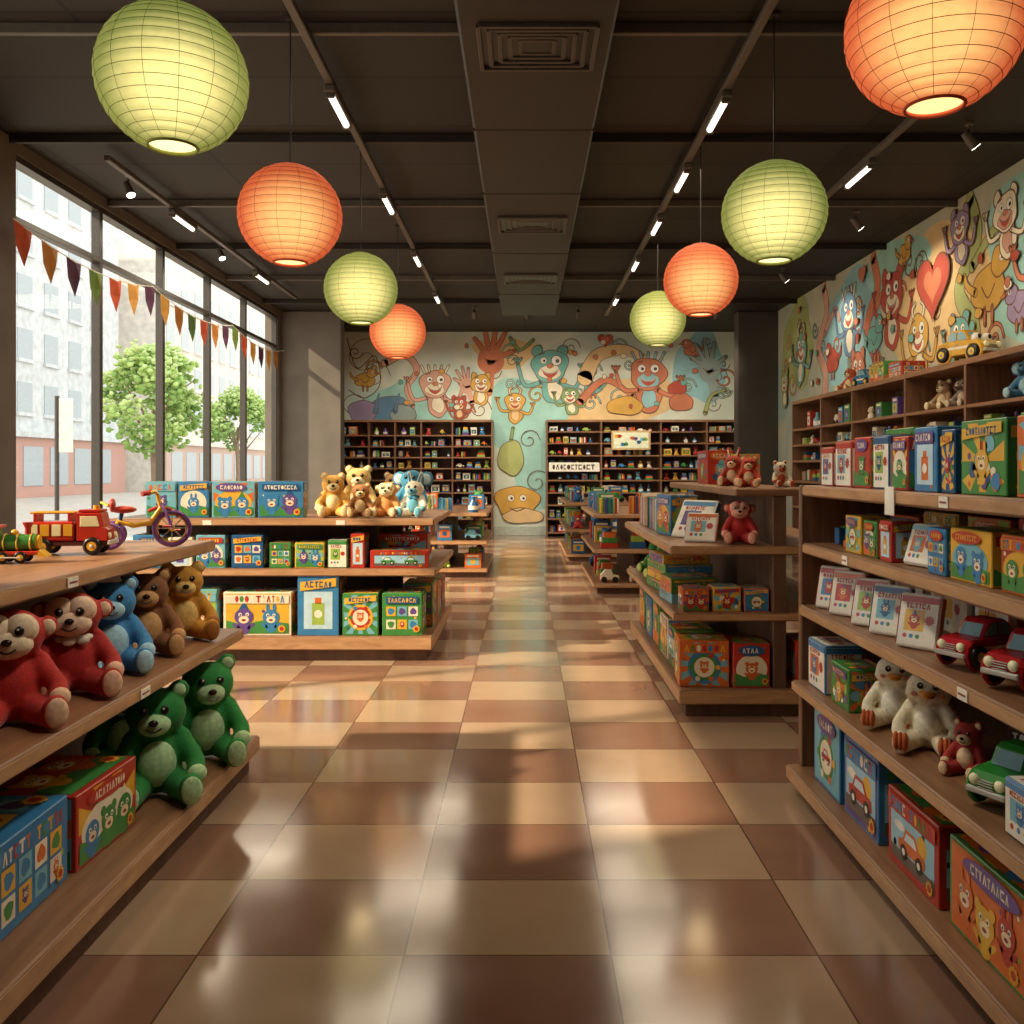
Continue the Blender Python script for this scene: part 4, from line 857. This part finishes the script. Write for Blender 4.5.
rrow(1.29, .522, [(4.1, 3.86, .21, .16, 'white', 2), (3.8, 3.58, .17, .16, 'plain', 3)])
plush('plush_duck', 1.41, 3.42, .522, -34, .28, '#E8DFC4', '#F4ECD8', 'duck', None, '#C4622C', 8); plush('plush_duck', 1.41, 3.14, .522, -32, .285, '#E6DABA', '#F2E8D0', 'duck', None, '#C4622C', 4)
plush('plush_bear', 1.42, 2.88, .522, -50, .17, '#A3241E', '#E8C9A0')
mb = MB(); mb.box((0, 0, .065), (.16, .012, .12), mat('#4A1D18', .5), .004); letters(mb, Face((0, -.0062, .075), (1, 0, 0), (0, 0, 1), (0, -1, 0)), 0, 0, .12, .03, WHITE, 1, R); mb.box((0, 0, .004), (.1, .05, .008), mat('#4A1D18', .5), .002); mb.done('price_sign', (1.68, 2.98, .523), -50)
toy_car('toy_car', 1.44, 2.62, .522, 207, .30, '#2E8A34', False, mat('#1D3A1E', .4)); box_obj(1.36, 2.32, .522, -90, .2, .14, .15, 'white', 2)
rrow(1.29, .12, [(4.02, 3.68, .33, .3, 'ring', 2), (3.64, 3.28, .31, .32, 'car', 2), (3.2, 2.8, .26, .34, 'car', 1), (2.74, 2.3, .27, .34, 'face', 3), (2.24, 1.85, .28, .34, 'car', 5)])

# ------------------------------------------------------------------ merchandise: middle-right island
z = 1.03
books(1.06, 7.4, z, -90, 14, .26, 3); books(1.06, 6.85, z, -90, 11, .25, 5); box_obj(1.08, 6.4, z, -80, .3, .2, .28, 'face', 2)
game_card(1.09, 5.98, z, -50, .3, .28, 2, 'white', 'boxed_learning_tablet', 30); game_card(1.10, 5.66, z, -25, .2, .2, 5, 'white', 'boxed_learning_tablet', 30)
plush('plush_monkey', 1.34, 5.62, z, -12, .28, '#B3221C', '#E8A890', 'monkey')
z = 1.375; plush('plush_bear', 1.42, 5.7, z, -20, .2, '#C9452A', '#EBCB9C'); plush('plush_bear', 1.62, 5.72, z, 10, .17, '#E8E0C8', '#C4522E'); books(1.55, 6.4, z, -90, 8, .24, 9); box_obj(1.5, 7.1, z, -90, .4, .2, .26, 'plain', 1); plush('plush_bunny', 1.4, 6.05, z, -30, .22, '#B03A28', '#E8C9A0', 'bunny')
z = .624
plush('plush_frog', 1.12, 7.55, z, -50, .3, '#3C8C3C', '#C8D67C', 'dino'); plush('plush_frog', 1.12, 7.15, z, -50, .3, '#4A9A44', '#D8D67C', 'dino')
mb = MB(); r2 = random.Random(8)
for k, (w, h, c) in enumerate(((.56, .07, 3), (.5, .07, 0), (.52, .06, 3), (.4, .06, 0))): toybox(mb, w, .34, h, 'plain', c, r2, z=.07*k if k < 3 else .2)
mb.done('stacked_board_games', (1.12, 6.55, z+.001), -84)
mb = MB()
for k, (w, h, c) in enumerate(((.36, .06, 8), (.34, .1, 3))): toybox(mb, w, .3, h, 'plain', c, r2, z=.0 if k == 0 else .06)
mb.done('stacked_board_games', (1.08, 5.98, z+.001), -86)
box_obj(1.04, 5.56, z, 0, .16, .16, .14, 'face', 5); box_obj(1.23, 5.56, z, 0, .17, .16, .15, 'plain', 0); box_obj(1.41, 5.56, z, 0, .15, .16, .14, 'ring', 5)
z = .168
for yy, w, h, c, st in ((7.6, .34, .33, 3, 'face'), (7.2, .34, .3, 2, 'ring'), (6.8, .34, .32, 3, 'face'), (6.42, .32, .28, 4, 'face'), (6.08, .28, .26, 3, 'car')): box_obj(1.12, yy, z, -90, w, .26, h, st, c)
box_obj(1.10, 5.62, z, -4, .30, .3, .28, 'ring', 5); box_obj(1.37, 5.58, z, 0, .22, .28, .27, 'face', 1)
box_obj(1.83, 5.6, z, 0, .38, .3, .28, 'car', 1)

# ------------------------------------------------------------------ merchandise: centre-left island
z = 1.10
for xa, xb, c, st in ((-3.05, -2.8, 8, 'face'), (-2.79, -2.54, 2, 'face'), (-2.52, -2.17, 8, 'face'), (-2.15, -1.78, 2, 'face')): box_obj((xa+xb)/2, 7.3, z, 2, xb-xa-.01, .14, .29, st, c)
plush('plush_bear', -1.57, 7.36, z, 12, .36, '#D6A24A', '#F0DDA8'); plush('plush_bear', -1.33, 7.30, z, 4, .28, '#A06A3A', '#E2C48E'); plush('plush_monkey', -1.12, 7.34, z, -5, .30, '#C48A4A', '#F0DCB0', 'monkey')
plush('plush_bunny', -.90, 7.34, z, -12, .31, '#E8E0CC', '#5FA6BE', 'bunny', '#3F8FB0'); plush('plush_elephant', -.98, 7.85, z, -10, .40, '#3E8FB4', '#C0DDE0', 'elephant'); plush('plush_bear', -1.45, 7.85, z, 5, .42, '#D9B36A', '#F0E0B4')
plush('plush_bear', -1.2, 8.3, z, 0, .36, '#B88850', '#F0E0B4')
z = .71
for xa, xb, h, c, st in ((-3.1, -2.85, .26, 2, 'face'), (-2.82, -2.62, .24, 4, 'bottle'), (-2.6, -2.36, .26, 8, 'face'), (-2.32, -2.06, .26, 7, 'grid'), (-2.02, -1.84, .2, 3, 'grid'), (-1.82, -1.58, .2, 0, 'face'), (-1.56, -1.4, .22, 3, 'white'), (-1.38, -1.26, .27, 1, 'bottle')): box_obj((xa+xb)/2, 7.2, z, 0, xb-xa-.01, .2, h, st, c)
mb = MB(); toybox(mb, .46, .2, .14, 'car', 1, R); mb.done('toy_box', (-.99, 7.2, z+.001)); box_obj(-1.0, 7.5, z, 0, .4, .25, .25, 'plain', 1)
z = .19
for xa, xb, h, c, st in ((-3.15, -2.7, .32, 2, 'face'), (-2.66, -2.4, .36, 8, 'face'), (-2.36, -1.82, .34, 4, 'face'), (-1.78, -1.45, .47, 2, 'bottle'), (-1.43, -1.14, .33, 3, 'ring'), (-1.12, -.8, .33, 3, 'grid')): box_obj((xa+xb)/2, 7.18, z, 0, xb-xa-.01, .3, h, st, c)
for yy, h, c in ((7.56, .36, 3), (7.98, .3, 5), (8.38, .3, 1)): box_obj(-.88, yy, z, 90, .34, .24, h, 'face', c)

# ------------------------------------------------------------------ outside
mb = MB(); mb.bx(-60, XL-.3, -20, 90, -.25, -.15, mat('#BDB5A8', .8, 'm'), .001); mb.done('street_ground', (-30, 30, -.2), world=True)
def building(x, y0, y1, h, wall, win, base):
    mb = MB(); mb.bx(x-8, x, y0, y1, -.15, h, wall, .01); mb.bx(x, x+.5, y0, y1, -.15, 3.2, base, .01); mb.bx(x, x+.8, y0, y1, 3.2, 3.5, wall, .01)
    yy = y0+1.2
    while yy < y1-2:
        zz = 4.6
        while zz < h-1.8: mb.bx(x, x+.05, yy, yy+1.5, zz, zz+1.7, win, .005); mb.bx(x, x+.18, yy-.1, yy+1.6, zz-.2, zz, wall, .01); zz += 3.0
        mb.bx(x+.5, x+.55, yy-.3, yy+1.7, .5, 2.7, win, .01); yy += 2.8
    mb.done('building', (x-4, (y0+y1)/2, 0), world=True)
building(-27, 14, 38, 19, mat('#E0DAD0', .9, 'm'), mat('#BCC4C6', .6), mat('#CC8E80', .8)); building(-28, 40, 62, 20, mat('#CED2D2', .9, 'm'), mat('#B0BABE', .6), mat('#C49A8C', .8)); building(-26, 64, 95, 18, mat('#DED8CE', .9, 'm'), mat('#BCC4C6', .6), mat('#CCB0A0', .8))
def tree(x, y, s, seed):
    rng = random.Random(seed); mb = MB(); bk = mat('#8E7866', .9, 'm'); gs = [mat(c, .95, 'm') for c in ('#9DBB66', '#B2CC7C', '#88AA5C', '#C2D68E')]  # greens paled to carry the outdoor haze
    mb.tube([(0, 0, -.15), (.03, 0, 1.0), (-.02, 0, 1.9), (0, 0, 3.0)], [.13, .10, .08, .04], bk, 10)
    for a in range(8): mb.tube([(0, 0, 1.6+a*.16), (.5*math.cos(a*1.1), .5*math.sin(a*1.1), 2.2+a*.2), (1.0*math.cos(a*1.1), 1.0*math.sin(a*1.1), 2.8+a*.16)], [.05, .03, .015], bk, 6)
    cl = []
    for i in range(20): a, e = rng.uniform(0, 6.28), rng.uniform(-.9, 1.5); cl.append((1.1*math.cos(e)*math.cos(a), 1.1*math.cos(e)*math.sin(a), 3.1+1.05*math.sin(e), rng.uniform(.45, .7)))
    for i in range(2200):
        c = rng.choice(cl); d = Vector((rng.gauss(0, 1), rng.gauss(0, 1), rng.gauss(0, 1))).normalized()*c[3]*rng.uniform(.5, 1.08)
        q = rng.uniform(.06, .12); k = 3 if d.z > c[3]*.4 else (2 if d.z < -.1 else rng.choice((0, 1)))  # light and shade put into leaf colour: clump tops pale, undersides dark
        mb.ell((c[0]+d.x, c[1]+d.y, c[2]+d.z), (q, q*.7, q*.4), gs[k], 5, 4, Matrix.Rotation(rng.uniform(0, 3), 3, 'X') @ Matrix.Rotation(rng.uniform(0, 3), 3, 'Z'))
    mb.v = [(v[0]*s, v[1]*s, (v[2]+.15)*s-.15) for v in mb.v]; mb.done('tree', (x, y, 0))
tree(-10.3, 25, 1.05, 1); tree(-15, 47, 1.2, 2)
mb = MB(); mb.cyl((0, 0, -.15), (0, 0, 3.1), .05, FR, 10); mb.box((.14, 0, 2.45), (.36, .05, 1.2), mat('#F2E6DE', .6), .01); mb.cyl((0, 0, -.15), (0, 0, -.05), .14, FR, 14); mb.done('street_sign', (-10.4, 20, 0), 20)

# ------------------------------------------------------------------ light
w = bpy.data.worlds.new('hazy_day'); scene.world = w; w.use_nodes = True; nt = w.node_tree; bg = nt.nodes['Background']
tc = nt.nodes.new('ShaderNodeTexCoord'); sp = nt.nodes.new('ShaderNodeSeparateXYZ'); nt.links.new(tc.outputs['Generated'], sp.inputs[0]); rp = nt.nodes.new('ShaderNodeValToRGB'); nt.links.new(sp.outputs[2], rp.inputs['Fac'])
rp.color_ramp.elements[0].color = (1, .95, .86, 1); rp.color_ramp.elements[1].color = (.86, .92, 1, 1); nt.links.new(rp.outputs[0], bg.inputs['Color']); bg.inputs['Strength'].default_value = 2.1
sd = bpy.data.lights.new('sun', 'SUN'); sd.energy = 9; sd.angle = math.radians(1.6); sd.color = (1, .80, .54)
so = bpy.data.objects.new('sun', sd); COL.objects.link(so); so.location = (-12, -4, 12); so.rotation_euler = Vector((1, .42, -.76)).to_track_quat('-Z', 'Y').to_euler()
# ------------------------------------------------------------------ camera
cd = bpy.data.cameras.new('camera'); cam = bpy.data.objects.new('camera', cd); COL.objects.link(cam)
cam.location = (0, 0, 1.5); cam.rotation_euler = (math.pi/2, 0, 0); cd.sensor_width = 36; cd.lens = 900/1024*36; cd.shift_x = -13/1024; cd.shift_y = -44/1024; cd.clip_end = 300
scene.camera = cam
